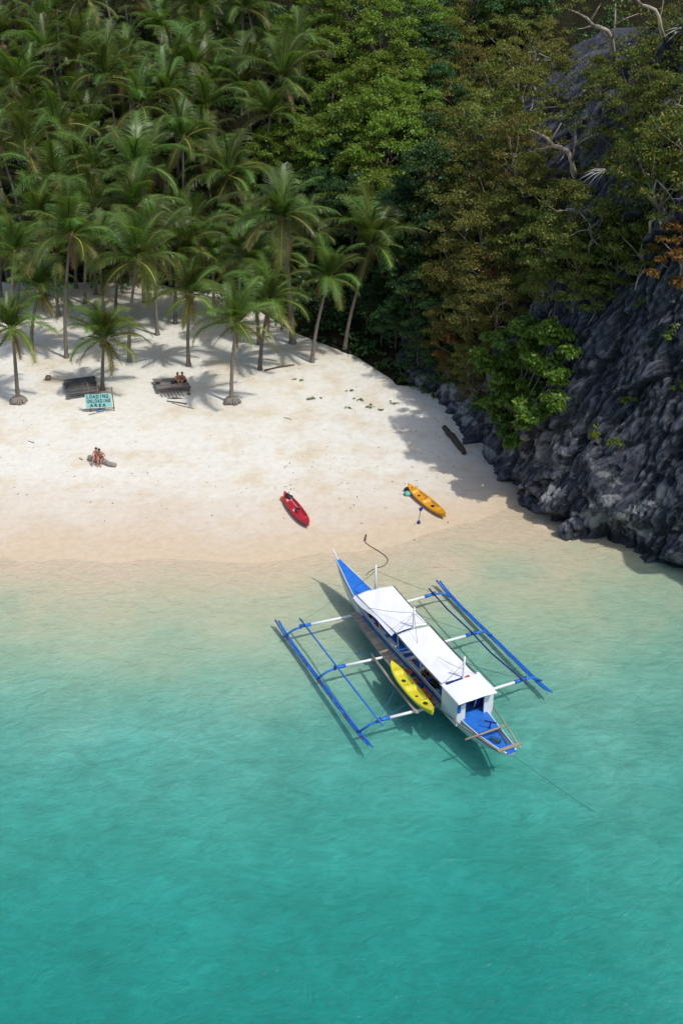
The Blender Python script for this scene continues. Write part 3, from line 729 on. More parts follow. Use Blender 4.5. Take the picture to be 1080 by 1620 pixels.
for px, py, rd in [(790, 545, .95), (830, 520, 1.0), (870, 530, .95), (775, 580, .9), (820, 570, 1.1), (865, 575, 1.0), (795, 615, .95), (840, 620, 1.0), (790, 655, .8), (825, 660, .8), (800, 685, .55), (885, 600, .7), (760, 560, .6), (900, 560, .55), (875, 635, .7), (808, 700, .5), (778, 635, .8), (850, 655, .8), (812, 640, 1.0), (848, 545, 1.0), (800, 590, 1.0)]:
    d = ray(px, py); q_ = surf_at(px, py, 0.0, pts=cliff_pts); t = min(q_.y - 1.0, p.y + 1.0) / d[1]
    BUSH.append(((d[0] * t - p.x, d[1] * t - p.y, CAM_H + d[2] * t - p.z), rd))
m_leaf_bush = leafmat("bush_leaves", [(0, (0.07, 0.15, 0.02)), (0.5, (0.12, 0.22, 0.03)), (1, (0.19, 0.30, 0.045))], 0.35, 0.45, 0.35)
clump_tree("large_bush", "big bright green bush hanging from the cliff foot over the sand", "bush", p, BUSH, m_leaf_bush, m_pale, 24000, 0.30, 77, trunk_r=0.06)

# bare, pale, crooked trees on the upper cliff
def bare_tree(label, bx0, by0, segs, leaves, seed, sc=1.0):
    p = surf_at(bx0, by0, 0.0)
    e = empty("bare_tree", p); tag(e, label, "tree", "bare pale trees on the cliff")
    yy = p.y - 2.2
    def W(px, py, dy=0.0):
        d = ray(px, py); t = (yy + dy) / d[1]; return Vector((d[0] * t - p.x, d[1] * t - p.y, CAM_H + d[2] * t - p.z))
    mb = MB(); r = random.Random(seed)
    for i, (pts, r0, r1) in enumerate(segs):
        P3 = [W(bx0 + a, by0 + b_, dy=r.uniform(-.25, .25) if j else 0) for j, (a, b_) in enumerate(pts)]
        if i == 0: P3[0] = Vector((0, 0, -.2))
        n = len(P3); mb.tube(P3, [r0 + (r1 - r0) * j / (n - 1) for j in range(n)], 7, join='near')
    part("trunk", mb, m_pale, e, True)
    cs = [tuple(W(bx0 + a, by0 + b_, r.uniform(-.5, .4))) for a, b_ in leaves]
    v, f = leaf_cloud(cs, [0.5 * sc] * len(cs), 26 * len(cs), 0.2, seed)
    link("crown", np_mesh("crown", v, f, [m_leaf_gold], smooth=False), e)
T1 = [([(0, 0), (0, -18), (-2, -34), (-8, -46), (-20, -52), (-34, -55)], .21, .12), ([(-30, -54), (-40, -66), (-54, -74), (-70, -81)], .12, .03), ([(-36, -60), (-26, -76), (-18, -90)], .09, .03),
      ([(0, -34), (4, -58), (5, -90)], .10, .04), ([(-20, -50), (-14, -38), (-24, -26)], .08, .02), ([(4, -56), (22, -66), (42, -74)], .07, .02), ([(-34, -54), (-46, -50), (-58, -49)], .06, .02), ([(42, -74), (54, -60), (72, -48)], .03, .012)]
LV1 = [(-70, -84), (-50, -92), (-20, -96), (-10, -104), (4, -96), (10, -84), (24, -72), (40, -80), (50, -70), (-30, -98), (-80, -80), (-5, -80), (18, -100), (-45, -78)]
bare_tree("bare pale crooked tree standing on the dark rock, lowest of its kind", 905, 285, T1, LV1, 1)
bare_tree("bare pale crooked tree near the top of the view above dark rock", 968, 95, T1, LV1, 2)
bare_tree("bare pale crooked tree trunk at the upper right corner of the view", 1044, 62, [(a, b_ * .6, c_ * .6) for a, b_, c_ in T1[:5]], LV1[3:8], 3)

# dried spiky sprays and dead branches caught on the rock
def spray(label, px, py, ends, r0, m, name, cat):
    p = surf_at(px, py, 0.0); yy = p.y - 0.7; mb = MB()
    def W(a, b_, dy=0.): 
        d = ray(a, b_); t = (yy + dy) / d[1]; return Vector((d[0] * t - p.x, d[1] * t - p.y, CAM_H + d[2] * t - p.z))
    for i, (a, b_) in enumerate(ends):
        q = W(px + a, py + b_, -.5 + .1 * i); s = W(px, py); mid = s.lerp(q, .5) + Vector((0, 0, .12))
        mb.tube([Vector((0, 0, 0)) if i == 0 else s, mid, q], [r0, r0 * .8, r0 * .25], 5, join='near')
    o = part(name, mb, m, None, True, loc=p); tag(o, label, cat)
m_dead = paint("bleached_wood", (0.42, 0.41, 0.38), .8, .2, 5)
spray("spray of long pale dried leaves beside the lower bare tree", 957, 268, [(-45, 18), (-40, 24), (-34, 6), (-32, 30), (-24, 22), (-20, 36), (-38, 12)], .035, m_dead, "dried_leaf_spray", "dead leaves")
spray("spray of long pale dried leaves at the upper right edge", 1082, 46, [(-38, 14), (-30, 22), (-34, 4), (-20, 26), (-26, 18)], .035, m_dead, "dried_leaf_spray", "dead leaves")
spray("forked white dead branch below the big bush", 826, 668, [(-8, -12), (2, -22), (14, -16), (26, -4), (-14, 0), (20, 4)], .03, m_dead, "dead_branch", "branch")
spray("white dead branch under the small tree on dark rock", 915, 338, [(-38, -4), (-20, -8), (6, -16)], .035, m_dead, "dead_branch", "branch")
spray("thin white branch on the cliff left of the dark cleft", 902, 378, [(18, -6), (10, -3)], .03, m_dead, "dead_branch", "branch")
spray("pale dead branch among the olive trees near the top", 655 + 120, 62, [(4, -22), (-6, -18), (-3, 10)], .04, m_dead, "dead_branch", "branch")
spray("pale forked trunk among bright trees above the palms", 520, 340, [(6, -40), (30, -8), (-20, -14), (14, -26)], .08, m_pale, "dead_branch", "branch")

# boulders along the foot of the cliff and at the back of the beach
def boulder(px, py, s, label, seed, z0=None):
    p = on_sand(px, py)
    b_ = bmesh.new(); bmesh.ops.create_icosphere(b_, subdivisions=4, radius=1.0)
    co = np.array([v.co[:] for v in b_.verts])
    f1, f2, idc = worley(co[:, 0] * 1.3 + seed, co[:, 1] * 1.3, co[:, 2] * 1.3, seed)
    k = 1 + 0.35 * (idc - .5) - 0.18 * np.exp(-(f2 - f1) * 8) + 0.18 * fbm(co[:, 0] * 1.5 + seed, co[:, 1] * 1.5, co[:, 2] * 1.5, seed, 3) + 0.06 * fbm(co[:, 0] * 6, co[:, 1] * 6, co[:, 2] * 6, seed, 3)
    for v, q in zip(b_.verts, co * k[:, None] * np.array(s)): v.co = q
    me = bpy.data.meshes.new("boulder"); b_.to_mesh(me); b_.free(); me.materials.append(m_rock)
    o = link("boulder", me, None, (p.x, p.y, p.z + s[2] * .25), (0, 0, seed * 1.3)); tag(o, label, "boulder", "boulders at the cliff foot")
boulder(905, 845, (1.0, .7, .9), "dark boulder in the shaded water under the cliff's first overhang", 3)
boulder(842, 800, (1.1, .7, .6), "low flat dark boulder where cliff, sand and water meet", 4)
boulder(812, 748, (.8, .6, .6), "boulder with a pale face at the cliff's sandy corner", 5)
boulder(745, 655, (.8, .6, .8), "dark boulder under the left side of the big bush", 6)
boulder(718, 618, (.9, .7, .7), "dark boulder at the sand's edge left of the big bush", 7)
boulder(690, 600, (.6, .5, .4), "small dark boulder half buried at the shaded sand edge", 8)
boulder(652, 572, (.9, .6, .5), "dark low boulder in front of the shaded gully", 9)
boulder(610, 545, (.8, .6, .5), "dark boulder right of the grove's last palm", 10)
boulder(580, 530, (.7, .5, .5), "grey boulder just right of the last palm's foot", 11)
boulder(528, 500, (.6, .5, .5), "dark boulder in shade behind the slim leaning palm", 12)

def rock_plant(px, py, label):
    p = surf_at(px, py, 0.0, pts=cliff_pts); cs = [(rng.gauss(0, .22), -.15 + rng.gauss(0, .12), .15 + rng.gauss(0, .18)) for _ in range(6)]
    v, f = leaf_cloud(cs, [.2] * 6, 90, .2, int(px))
    e = empty("rock_plant", p); tag(e, label, "plant", "small plants growing on the cliff"); link("foliage", np_mesh("foliage", v, f, [m_leaf_bright], smooth=False), e)
for px, py, lab in [(1010, 482, "small green plant high on the pale cliff face"), (1052, 538, "small green plant at the cliff's right edge, upper"), (982, 635, "small green plant in a crack above the lower cliff"), (930, 690, "small green plant on the cliff right of the big bush"), (967, 697, "tiny green plant on the mid cliff beside another"), (875, 655, "yellow-green plant on the rock just right of the big bush"), (1066, 612, "small green plant on a ledge at the right edge")]:
    rock_plant(px, py, lab)

# low plants filling the shade at the back of the sand
def undergrowth():
    g = np.random.default_rng(5); cs, rs = [], []
    for i in range(420):
        x = g.uniform(-45, 6) if i < 240 else g.uniform(-12, 3); y = foot_y(x) + g.uniform(-1.5, 9); z = float(np.maximum(hill_z(x, y), sand_z(x, y)))
        cs.append((x, y, z + g.uniform(.1, .7))); rs.append(g.uniform(.35, .9))
    for px, py in [(560, 470), (600, 500), (640, 530), (660, 555), (620, 470), (680, 575), (700, 590), (650, 500), (590, 520), (725, 600)]:
        for k in range(5):
            p = surf_at(px + g.uniform(-14, 14), py + g.uniform(-12, 12)); cs.append((p.x, p.y - .3, p.z + .2)); rs.append(g.uniform(.4, .8))
    for i in range(900):
        y = g.uniform(100, 172); x = g.uniform(-50, 30); cs.append((x, y, float(hill_z(x, y)) + g.uniform(.3, 2.2))); rs.append(g.uniform(.7, 1.6))
    v, f = leaf_cloud(cs, rs, 42000, .34, 9)
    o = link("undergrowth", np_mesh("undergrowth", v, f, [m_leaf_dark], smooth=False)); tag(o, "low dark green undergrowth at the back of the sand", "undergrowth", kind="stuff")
undergrowth()
def creepers():
    g = np.random.default_rng(15); n = 0
    # leafy cover clinging to the shaded upper cliff
    sel = cliff_pts[(cliff_pts[:, 2] > 6) & (cliff_pts[:, 1] < 115)]
    sx = 540 + FPX * sel[:, 0] / (sel[:, 1] * CT + (CAM_H - sel[:, 2]) * ST); sy = 810 - FPX * (sel[:, 1] * ST - (CAM_H - sel[:, 2]) * CT) / (sel[:, 1] * CT + (CAM_H - sel[:, 2]) * ST)
    cover = fbm(sel[:, 0] * .3, sel[:, 1] * .3, sel[:, 2] * .3, 44, 3)
    lim = np.where(sx < 800, 560, np.where(sx < 960, 470, 400))
    ok = (sx > 480) & (sx < 1120) & (sy > -60) & (sy < lim) & (cover > np.where(sx > 930, np.where(sy < 240, -0.12, 0.08), 0.02))
    s = sel[ok]; s = s[g.choice(len(s), min(len(s), 1900), replace=False)]
    v, f = leaf_cloud(s + np.array([-.2, -.3, .1]), g.uniform(.3, .75, len(s)), 54000, .22, 10)
    o = link("cliff_creepers", np_mesh("cliff_creepers", v, f, [m_leaf_gold], smooth=False)); tag(o, "low green and yellow creepers covering the shaded upper cliff", "creepers", kind="stuff")
creepers()
def gully_cover():
    g = np.random.default_rng(25); P = cliff_pts
    dep = P[:, 1] * CT + (CAM_H - P[:, 2]) * ST; sx = 540 + FPX * P[:, 0] / dep; sy = 810 - FPX * (P[:, 1] * ST - (CAM_H - P[:, 2]) * CT) / dep
    ok = (sx > 540) & (sx < 765) & (sy > 430) & (sy < 650) & (fbm(P[:, 0] * .35, P[:, 1] * .35, P[:, 2] * .35, 46, 3) > -0.18 + 0.25 * (sx > 700))
    s = P[ok]; s = s[g.choice(len(s), 700, replace=False)]
    v, f = leaf_cloud(s + np.array([-.3, -.3, .15]), g.uniform(.25, .6, len(s)), 17000, .2, 11)
    o = link("gully_undergrowth", np_mesh("gully_undergrowth", v, f, [m_leaf_dark], smooth=False)); tag(o, "dark green undergrowth over the rocks at the back right of the beach", "undergrowth", kind="stuff")
gully_cover()

# ================================================================== OUTRIGGER BOAT
m_white = paint("white_paint", (0.74, 0.75, 0.76), .45, .06, 2.0, wear=.72, wearcol=(.42, .40, .37))
m_hullw = paint("hull_white", (0.72, 0.74, 0.76), .5, .1, 2.0, wear=.7, wearcol=(.35, .34, .33))
m_blue = paint("blue_paint", (0.02, 0.15, 0.56), .45, .2, 2.5, wear=.70, wearcol=(.25, .30, .40))
m_navy = paint("navy_paint", (0.012, 0.03, 0.16), .5, .2, 2.5)
m_black = paint("black_rubber", (0.014, 0.014, 0.018), .6, .2, 4)
m_canvas = paint("white_canvas", (0.78, 0.79, 0.83), .8, .04, 1.5, bmp=.25, spec=.2)
m_bamboo = wood("weathered_bamboo", (0.22, 0.18, 0.135), (0.42, 0.36, 0.28), 3.0, 0)
m_slat = wood("bamboo_slat", (0.33, 0.26, 0.19), (0.56, 0.46, 0.36), 3.0, 1)
m_worn = paint("worn_blue_float", (0.02, 0.15, 0.52), .5, .2, 1.5, wear=.50, wearcol=(.085, .028, .022))
m_rope = paint("dark_rope", (0.05, 0.05, 0.06), .9, .3, 9)
m_brope = paint("blue_rope", (0.03, 0.12, 0.32), .8, .3, 9)
m_red = paint("red_cloth", (0.50, 0.03, 0.03), .7, .2, 5)
m_orange = paint("orange_cloth", (0.45, 0.11, 0.04), .7, .3, 5)
m_teal = paint("teal_cloth", (0.12, 0.36, 0.36), .7, .2, 5)
m_dark = paint("dark_cloth", (0.02, 0.02, 0.03), .7, .2, 5)
m_cloudw = paint("white_cloth", (0.72, 0.72, 0.74), .8, .1, 6)
BX = Vector((3.02, 42.6, 0.0)); BROT = math.atan2(-0.898, 0.44)
boat = empty("outrigger_boat", BX, BROT)
tag(boat, "long blue and white outrigger boat with white canopies moored in the shallows", "boat")
BM = Matrix.Translation(BX) @ Matrix.Rotation(BROT, 4, 'Z')
def bw(*p): return BM @ Vector(p)      # boat coordinates (towards the stern, towards the beach side, up) to world
# hull stations: position, half width, keel, sheer
ST_ = [(-7.25, .10, 1.25, 1.72), (-6.6, .21, .55, 1.62), (-5.8, .34, .10, 1.48), (-5.0, .46, -.12, 1.36), (-4.2, .57, -.26, 1.27), (-3.4, .64, -.32, 1.2), (-2, .70, -.36, 1.14), (0, .73, -.38, 1.1), (2, .73, -.38, 1.1), (4, .72, -.36, 1.08), (5.2, .68, -.32, 0.98),
       (6.0, .62, -.20, .90), (6.8, .53, .05, .90), (7.5, .43, .38, .95), (8.1, .33, .64, 1.0), (8.5, .20, .80, 1.03)]
def hull_at(s):
    a = [t[0] for t in ST_]; return [float(np.interp(s, a, [t[i] for t in ST_])) for i in (1, 2, 3)]
sx_ = np.linspace(-7.25, 8.5, 64); V, F = [], []
prof = [(0.0, 0.0), (.34, .10), (.62, .30), (.80, .55), (.92, .78), (1.0, 1.0)]
for s in sx_:
    w, k, t = hull_at(s)
    ring = [(s, -w * a, k + (t - k) * c_) for a, c_ in reversed(prof)] + [(s, w * a, k + (t - k) * c_) for a, c_ in prof[1:]]
    V.append(ring)
nr = len(V[0]); mb = MB()
for ring in V: mb.v += ring
for i in range(len(V) - 1):
    for j in range(nr - 1): mb.f.append((i * nr + j, (i + 1) * nr + j, (i + 1) * nr + j + 1, i * nr + j + 1)); mb.m.append(0)
mb.f.append(tuple(range(nr))); mb.m.append(0); mb.f.append(tuple((len(V) - 1) * nr + j for j in reversed(range(nr)))); mb.m.append(0)
hull = part("hull", mb, m_hullw, boat, True)
for zo in (0.05, 0.24):   # dark pinstripes along the topsides
    for sgn in (-1, 1):
        mb = MB(); pts = []
        for s in np.linspace(-6.8, 7.9, 40):
            w, k, t = hull_at(s); c_ = 1 - zo / max(t - k, .3); a = np.interp(c_, [p_[1] for p_ in prof], [p_[0] for p_ in prof]); pts.append((s, sgn * (w * a + .006), t - zo))
        mb.tube(pts, .017, 5); part("stripe", mb, m_black, hull, True)
for sgn in (-1, 1):
    mb = MB(); pts = []
    for s in np.linspace(-7.2, 8.45, 40):
        w, k, t = hull_at(s); pts.append((s, sgn * w, t + .01))
    mb.tube(pts, .024, 6); part("gunwale", mb, m_hullw, hull, True)
def deck(name, s0, s1, m, dz=-.02, inset=.02, n=16, parent=boat, zfix=None, th=.03):
    mb = MB(); pts = []
    for s in np.linspace(s0, s1, n):
        w, k, t = hull_at(s); z = (t + dz) if zfix is None else zfix
        pts.append([(s, -(w - inset), z), (s, w - inset, z), (s, w - inset, z - th), (s, -(w - inset), z - th)])
    for r_ in pts: mb.v += r_
    for i in range(n - 1):
        for j in range(4): mb.f.append((i * 4 + j, i * 4 + (j + 1) % 4, i * 4 + 4 + (j + 1) % 4, i * 4 + 4 + j)); mb.m.append(0)
    mb.f += [(3, 2, 1, 0), tuple((n - 1) * 4 + j for j in range(4))]; mb.m += [0, 0]
    return part(name, mb, m, parent)
deck("bow_deck", -7.22, -3.45, m_blue, .02, -.01)
deck("floor", -3.45, 4.6, m_blue, zfix=.42, inset=.10)
sd_ = deck("stern_deck", 5.4, 6.75, m_blue, .015, -.005)
deck("stern_well", 6.75, 8.0, m_blue, zfix=.74, inset=.10)
deck("stern_cap", 8.0, 8.52, m_blue, .02, -.005)
for sgn in (-1, 1):      # inside planking of the hull
    mb = MB(); pts = np.linspace(-3.45, 4.6, 14)
    for i, s in enumerate(pts):
        w = hull_at(s)[0]; t_ = hull_at(s)[2]; mb.v += [(s, sgn * (w - .07), .44), (s, sgn * (w - .035), t_ - .02)]
        if i: mb.f.append((2 * i - 2, 2 * i, 2 * i + 1, 2 * i - 1)); mb.m.append(0)
    o = part("inside_planking", mb, m_blue, boat); o.modifiers.new("thick", 'SOLIDIFY').thickness = .012
for i, (s0, s1) in enumerate([(-3.4, -3.3), (-1.3, -1.12), (.75, .95), (2.6, 2.78)]):
    mb = MB(); mb.box(((s0 + s1) / 2, 0, .86), (s1 - s0, 1.26, .045)); part("thwart", mb, m_blue if i % 2 else m_white, boat)
for sgn in (-1, 1):
    mb = MB(); mb.box((-1.6, sgn * .45, .80), (2.6, .26, .05)); part("bench", mb, m_white if sgn < 0 else m_blue, boat)
    mb = MB(); mb.box((2.2, sgn * .46, .78), (2.6, .24, .05)); part("bench", mb, m_hullw, boat)
mb = MB(); mb.tube([(-7.15, 0, 1.6), (-7.5, -.08, 2.02), (-7.66, -.12, 2.2)], [.045, .04, .03], 8); part("bow_sprit", mb, m_white, boat, True)
mb = MB(); mb.box((-4.1, 0, 1.36), (.16, .5, .12)); part("bow_cleat", mb, m_navy, boat)
# walkways of bamboo slats along both sides
for sgn in (-1, 1):
    wk = empty("walkway", (0, 0, 0)); wk.parent = boat
    def wo_(s): return float(np.interp(s, [-3.8, -.4, 2.4, 4.3], [.95, 1.25, 1.42, 1.12]))
    slm = MB(); slm.box((0, 0, 0), (.105, 1.0, .03)); slme = slm.mesh("slat", [m_slat])
    s = -3.75
    while s < 4.25:
        w = hull_at(s)[0] + .015; o_ = wo_(s) + rng.uniform(-.035, .035)
        link("slat", slme, wk, (s, sgn * (w + o_) / 2, .74 + rng.uniform(-.008, .008)), (0, 0, rng.uniform(-.02, .02)), (rng.uniform(.85, 1.0), o_ - w, 1)); s += .117
    mb = MB(); mb.tube([(x, sgn * wo_(x), .69) for x in np.linspace(-3.85, 4.3, 12)], .035, 6); part("edge_pole", mb, m_bamboo, wk, True)
    mb = MB(); mb.tube([(x, sgn * (wo_(x) - .3), .70) for x in np.linspace(-3.85, 4.3, 12)], .025, 6); part("edge_pole", mb, m_bamboo, wk, True)
# cross beams, arms, floats
BEAMS = [(-3.85, -3.62), (-.12, .22), (4.05, 4.28)]
for i, (sl, sr) in enumerate(BEAMS):
    bmz = [(sl, -3.15, .72), ((sl + sr) / 2, 0, .60), (sr, 3.02, .72)]
    pts = [Vector(bmz[0]).lerp(Vector(bmz[1]), t) for t in (0, .33, .66)] + [Vector(bmz[1]).lerp(Vector(bmz[2]), t) for t in (0, .33, .66, 1)]
    bmr = empty("outrigger_beam"); bmr.parent = boat
    mb = MB(); mb.tube(pts, .066, 10); part("pole", mb, m_white, bmr, True)
    for sgn, s_, t0, t1, tt in ((-1, sl, -3.12, -3.62, -4.35), (1, sr, 2.98, 3.55, 4.55)):
        mb = MB(); mb.tube([(s_, t0 + .25 * -sgn * -1 * 0, .72), (s_, (t0 + t1) / 2, .73), (s_ - .03, t1, .74)], [.09, .085, .07], 10); part("sleeve", mb, m_blue, bmr, True)
        mb = MB(); mb.tube([(s_, t1 - .25 * sgn, .76), (s_ - .12, (t1 * .5 + tt * .5), .56), (s_ - .32 if sgn < 0 else s_ - .2, tt + .06 * sgn, .16)], [.06, .052, .045], 8); part("arm", mb, m_blue, bmr, True)
        mb = MB(); mb.tube([(s_ - .02, t1 - .05 * sgn, .62), (s_ - .02, t1 + .05 * sgn, .62), (s_ - .02, t1 + .06 * sgn, .84), (s_ - .02, t1 - .06 * sgn, .84), (s_ - .02, t1 - .05 * sgn, .62)], .025, 6); part("lashing", mb, m_navy, bmr, True)
for sgn, (a, b_), mm in ((-1, ((-5.45, -4.18), (4.75, -4.38)), m_worn), (1, ((-5.25, 4.72), (4.95, 4.42)), m_blue)):
    fl = empty("float"); fl.parent = boat
    for k, off in enumerate((-.055, .055)):
        n = 26; pts = []
        for i in range(n + 1):
            t = i / n; s = a[0] + (b_[0] - a[0]) * t + (.12 if k else -.05); y_ = a[1] + (b_[1] - a[1]) * t + off
            pts.append((s, y_, .10 + .22 * max(0, (.25 - t) / .25) ** 2 + .10 * max(0, (t - .85) / .15) ** 2 + .01 * math.sin(i * 1.7 + k)))
        mb = MB(); mb.tube(pts, [.05 * (1.07 if i % 3 == 0 else .97) * (1 if 0 < i < n else .8) for i in range(n + 1)], 9)
        part("bamboo_float", mb, (m_worn if (sgn < 0 and k == 0) else m_blue), fl, True)
mb = MB(); mb.tube([(-4.35, -3.45, .86), (-2, -3.5, .83), (0, -3.58, .85), (2, -3.62, .83), (4.55, -3.68, .86)], .04, 7); part("rail", mb, m_blue, boat, True)
mb = MB(); mb.tube([(-4.0, 3.45, .86), (-2, 3.32, .82), (0, 3.3, .85), (2, 3.22, .80), (4.75, 3.3, .86)], .04, 7); part("rail", mb, m_navy, boat, True)
# canopies
def canopy(name, s0, s1, tl0, tl1, tr0, tr1, z, seed, sag=.05, cr=.08):
    ns, ntt = 36, 22; r = random.Random(seed); V = np.zeros((ns, ntt, 3))
    for i in range(ns):
        u = i / (ns - 1)
        for j in range(ntt):
            w = j / (ntt - 1); t0 = tl0 + (tl1 - tl0) * u; t1 = tr0 + (tr1 - tr0) * u
            V[i, j] = (s0 + (s1 - s0) * u, t0 + (t1 - t0) * w, 0)
    crown = cr * np.sin(np.pi * np.linspace(0, 1, ntt))[None, :]
    wr = 1 - np.abs(fbm((V[..., 0] * .9 + V[..., 1] * 1.6), (V[..., 0] * .35 - V[..., 1] * .6), seed, seed, 3)) * 2
    V[..., 2] = z + crown - sag * np.sin(np.pi * np.linspace(0, 1, ns))[:, None] + .04 * wr * np.sin(np.pi * np.linspace(.03, .97, ntt))[None, :] ** .6
    o = link(name, np_mesh(name, V.reshape(-1, 3), grid_faces(ns, ntt), [m_canvas]), boat)
    md = o.modifiers.new("thick", 'SOLIDIFY'); md.thickness = .02
    return o
c1 = canopy("canopy", -3.25, .42, -1.0, -.86, .98, .82, 2.10, 3)
c2 = canopy("canopy", .50, 4.62, -.88, -.98, .84, .72, 2.06, 8)
for c_, s0, s1, ta, tb in ((c1, -3.2, .4, (-1.0, -.86), (.98, .82)), (c2, .52, 4.6, (-.88, -.98), (.84, .72))):
    for (t0, t1) in (ta, tb):
        mb = MB(); mb.tube([(s0, t0, 2.11), ((s0 + s1) / 2, (t0 + t1) / 2, 2.05), (s1, t1, 2.1)], .022, 6); part("canopy_pole", mb, m_rope, boat, True)
mb = MB()
for i in range(9):
    t = i / 8; s = -3.25 + 3.6 * t; mb.v += [(s, -1.03 + .14 * t, 2.10), (s, -1.17 + .14 * t - .03 * math.sin(9 * t), 2.0 - .05 * math.sin(7 * t))]
    if i: mb.f.append((2 * i - 2, 2 * i - 1, 2 * i + 1, 2 * i)); mb.m.append(0)
part("canopy_flap", mb, m_canvas, c1)
for s, t in ((-3.2, -.62), (-3.2, .62), (-1.4, -.68), (-1.4, .68), (.45, -.7), (.45, .7), (2.5, -.7), (2.5, .7), (4.5, -.68), (4.5, .68)):
    mb = MB(); mb.tube([(s, t, 1.0), (s, t * 1.15, 2.05)], .022, 6); part("canopy_post", mb, m_white, boat, True)
MAST = [(-3.62, .22), (.44, .02), (4.68, .02)]
for i, (s, t) in enumerate(MAST):
    mb = MB(); mb.tube([(s, t, .5), (s, t, 2.6), (s + .02, t, 3.25)], [.05, .05, .045], 8); part("mast", mb, m_white, boat, True)
def line(a, b_, sag=.06, r=.009, m=m_rope, name="stay", parent=boat):
    a, b_ = Vector(a), Vector(b_); pts = [a.lerp(b_, t) - Vector((0, 0, sag * 4 * t * (1 - t))) for t in (0, .25, .5, .75, 1)]
    mb = MB(); mb.tube(pts, r, 4); return part(name, mb, m, parent, True)
line((-3.6, .22, 2.95), (-3.62, 3.45, .85)); line((-3.6, .22, 2.95), (-4.9, -.3, 1.4))
line((.44, .02, 2.95), (.4, 3.4, .85)); line((.44, .02, 2.95), (-2.0, -1.0, 2.1)); line((.44, .02, 2.95), (.42, -.86, 2.1)); line((.44, .02, 2.95), (.42, .82, 2.1)); line((.44, .02, 2.95), (2.9, -.9, 1.15)); line((.44, .02, 2.95), (-.12, -3.45, .85), r=.006)
line((4.68, .02, 2.95), (4.3, 3.3, .85)); line((4.68, .02, 2.95), (4.6, -.95, 2.1)); line((4.68, .02, 2.95), (4.62, .7, 2.1)); line((4.68, .02, 2.6), (3.0, -.2, 2.25))
line((-3.6, .22, 2.95), (-4.1, -3.45, .85), r=.006); line((4.0, -3.55, .85), (1.9, -1.45, .72), m=m_brope, r=.01); line((4.1, -3.6, .85), (3.2, -1.3, .6), m=m_brope, r=.01); line((-1.4, -3.5, .85), (-.2, -1.25, .72), m=m_brope, r=.008)
# cabin
cab = empty("cabin"); cab.parent = boat
FZ = .86; RZ = 2.06
mb = MB(); mb.box((5.12, -.86, (FZ + RZ) / 2 - .1), (1.22, .05, RZ - FZ + .2)); part("side_wall", mb, m_white, cab)
mb = MB(); mb.box((5.12, .86, (FZ + RZ) / 2 - .1), (1.22, .05, RZ - FZ + .2)); part("side_wall", mb, m_white, cab)
mb = MB(); mb.box((5.72, -.66, (FZ + RZ) / 2 - .05), (.05, .36, RZ - FZ + .08)); part("rear_panel", mb, m_white, cab)
mb = MB(); mb.box((5.72, .64, (FZ + RZ) / 2 - .05), (.05, .42, RZ - FZ + .08)); part("rear_panel", mb, m_white, cab)
mb = MB(); mb.box((4.53, -.45, (FZ + RZ) / 2), (.05, .80, RZ - FZ)); part("front_panel", mb, m_white, cab)
mb = MB(); mb.box((4.53, .62, (FZ + RZ) / 2), (.05, .46, RZ - FZ)); part("front_panel", mb, m_white, cab)
mb = MB(); mb.box((5.12, 0, FZ - .06), (1.15, 1.66, .05)); part("floor", mb, m_blue, cab)
roof = canopy("roof", 4.50, 6.10, -1.02, -1.06, .90, .80, 2.08, 19, sag=0.0, cr=.025); roof.parent = cab
mb = MB(); mb.box((5.36, .30, 1.5), (.04, .04, 1.2), rot=(0, .25, 0)); part("inner_post", mb, m_white, cab)
mb = MB(); mb.box((5.0, .52, 1.15), (.7, .3, .5)); part("locker", mb, m_navy, cab)
mb = MB(); mb.box((5.75, -.62, 1.86), (.10, .42, .22), rot=(.1, .2, .2)); part("roof_rag", mb, m_dark, cab)
mb = MB(); mb.box((5.76, -.80, 1.52), (.06, .14, .34), rot=(.1, .1, 0)); part("roof_rag", mb, m_blue, cab)
mb = MB(); mb.box((4.64, .22, 2.13), (.10, .26, .05)); part("folded_tarp", mb, m_red, boat)
mb = MB(); mb.box((4.66, -.4, 2.10), (.12, .8, .08)); part("folded_tarp", mb, m_navy, boat)
# stern rails and crosspieces of bare poles
mb = MB(); mb.tube([(4.0, -1.12, .86), (5.8, -.92, .95), (7.4, -.60, 1.02), (8.4, -.38, 1.08)], .035, 7); part("stern_rail", mb, m_bamboo, boat, True)
mb = MB(); mb.tube([(5.7, .95, 1.0), (7.2, .70, 1.04), (8.45, .42, 1.08)], .035, 7); part("stern_rail", mb, m_bamboo, boat, True)
mb = MB(); mb.tube([(7.0, -1.25, 1.03), (7.02, .72, 1.10)], .045, 7); part("crosspiece", mb, m_bamboo, boat, True)
mb = MB(); mb.box((8.28, .02, 1.13), (.14, 1.1, .05)); part("crosspiece", mb, m_bamboo, boat)
mb = MB(); mb.tube([(6.7, 0.1, .92), (6.75, .12, 1.3)], .03, 6); part("tiller_post", mb, m_navy, boat, True)
mb = MB(); mb.box((6.75, .1, 1.28), (.5, .05, .05), rot=(0, 0, .8)); part("tiller", mb, m_navy, boat)
mb = MB(); r_ = random.Random(3)
mb.tube([(7.35 + .28 * math.cos(a * .9) * r_.uniform(.5, 1), .25 * math.sin(a * 1.1) * r_.uniform(.4, 1), .78 + .01 * a) for a in range(16)], .022, 5)
net = part("coiled_net_rope", mb, paint("green_rope", (.05, .12, .12), .9, .3, 9), None, True, loc=BX, rot=(0, 0, BROT)); tag(net, "dark green rope coiled in the boat's blue stern well", "rope")
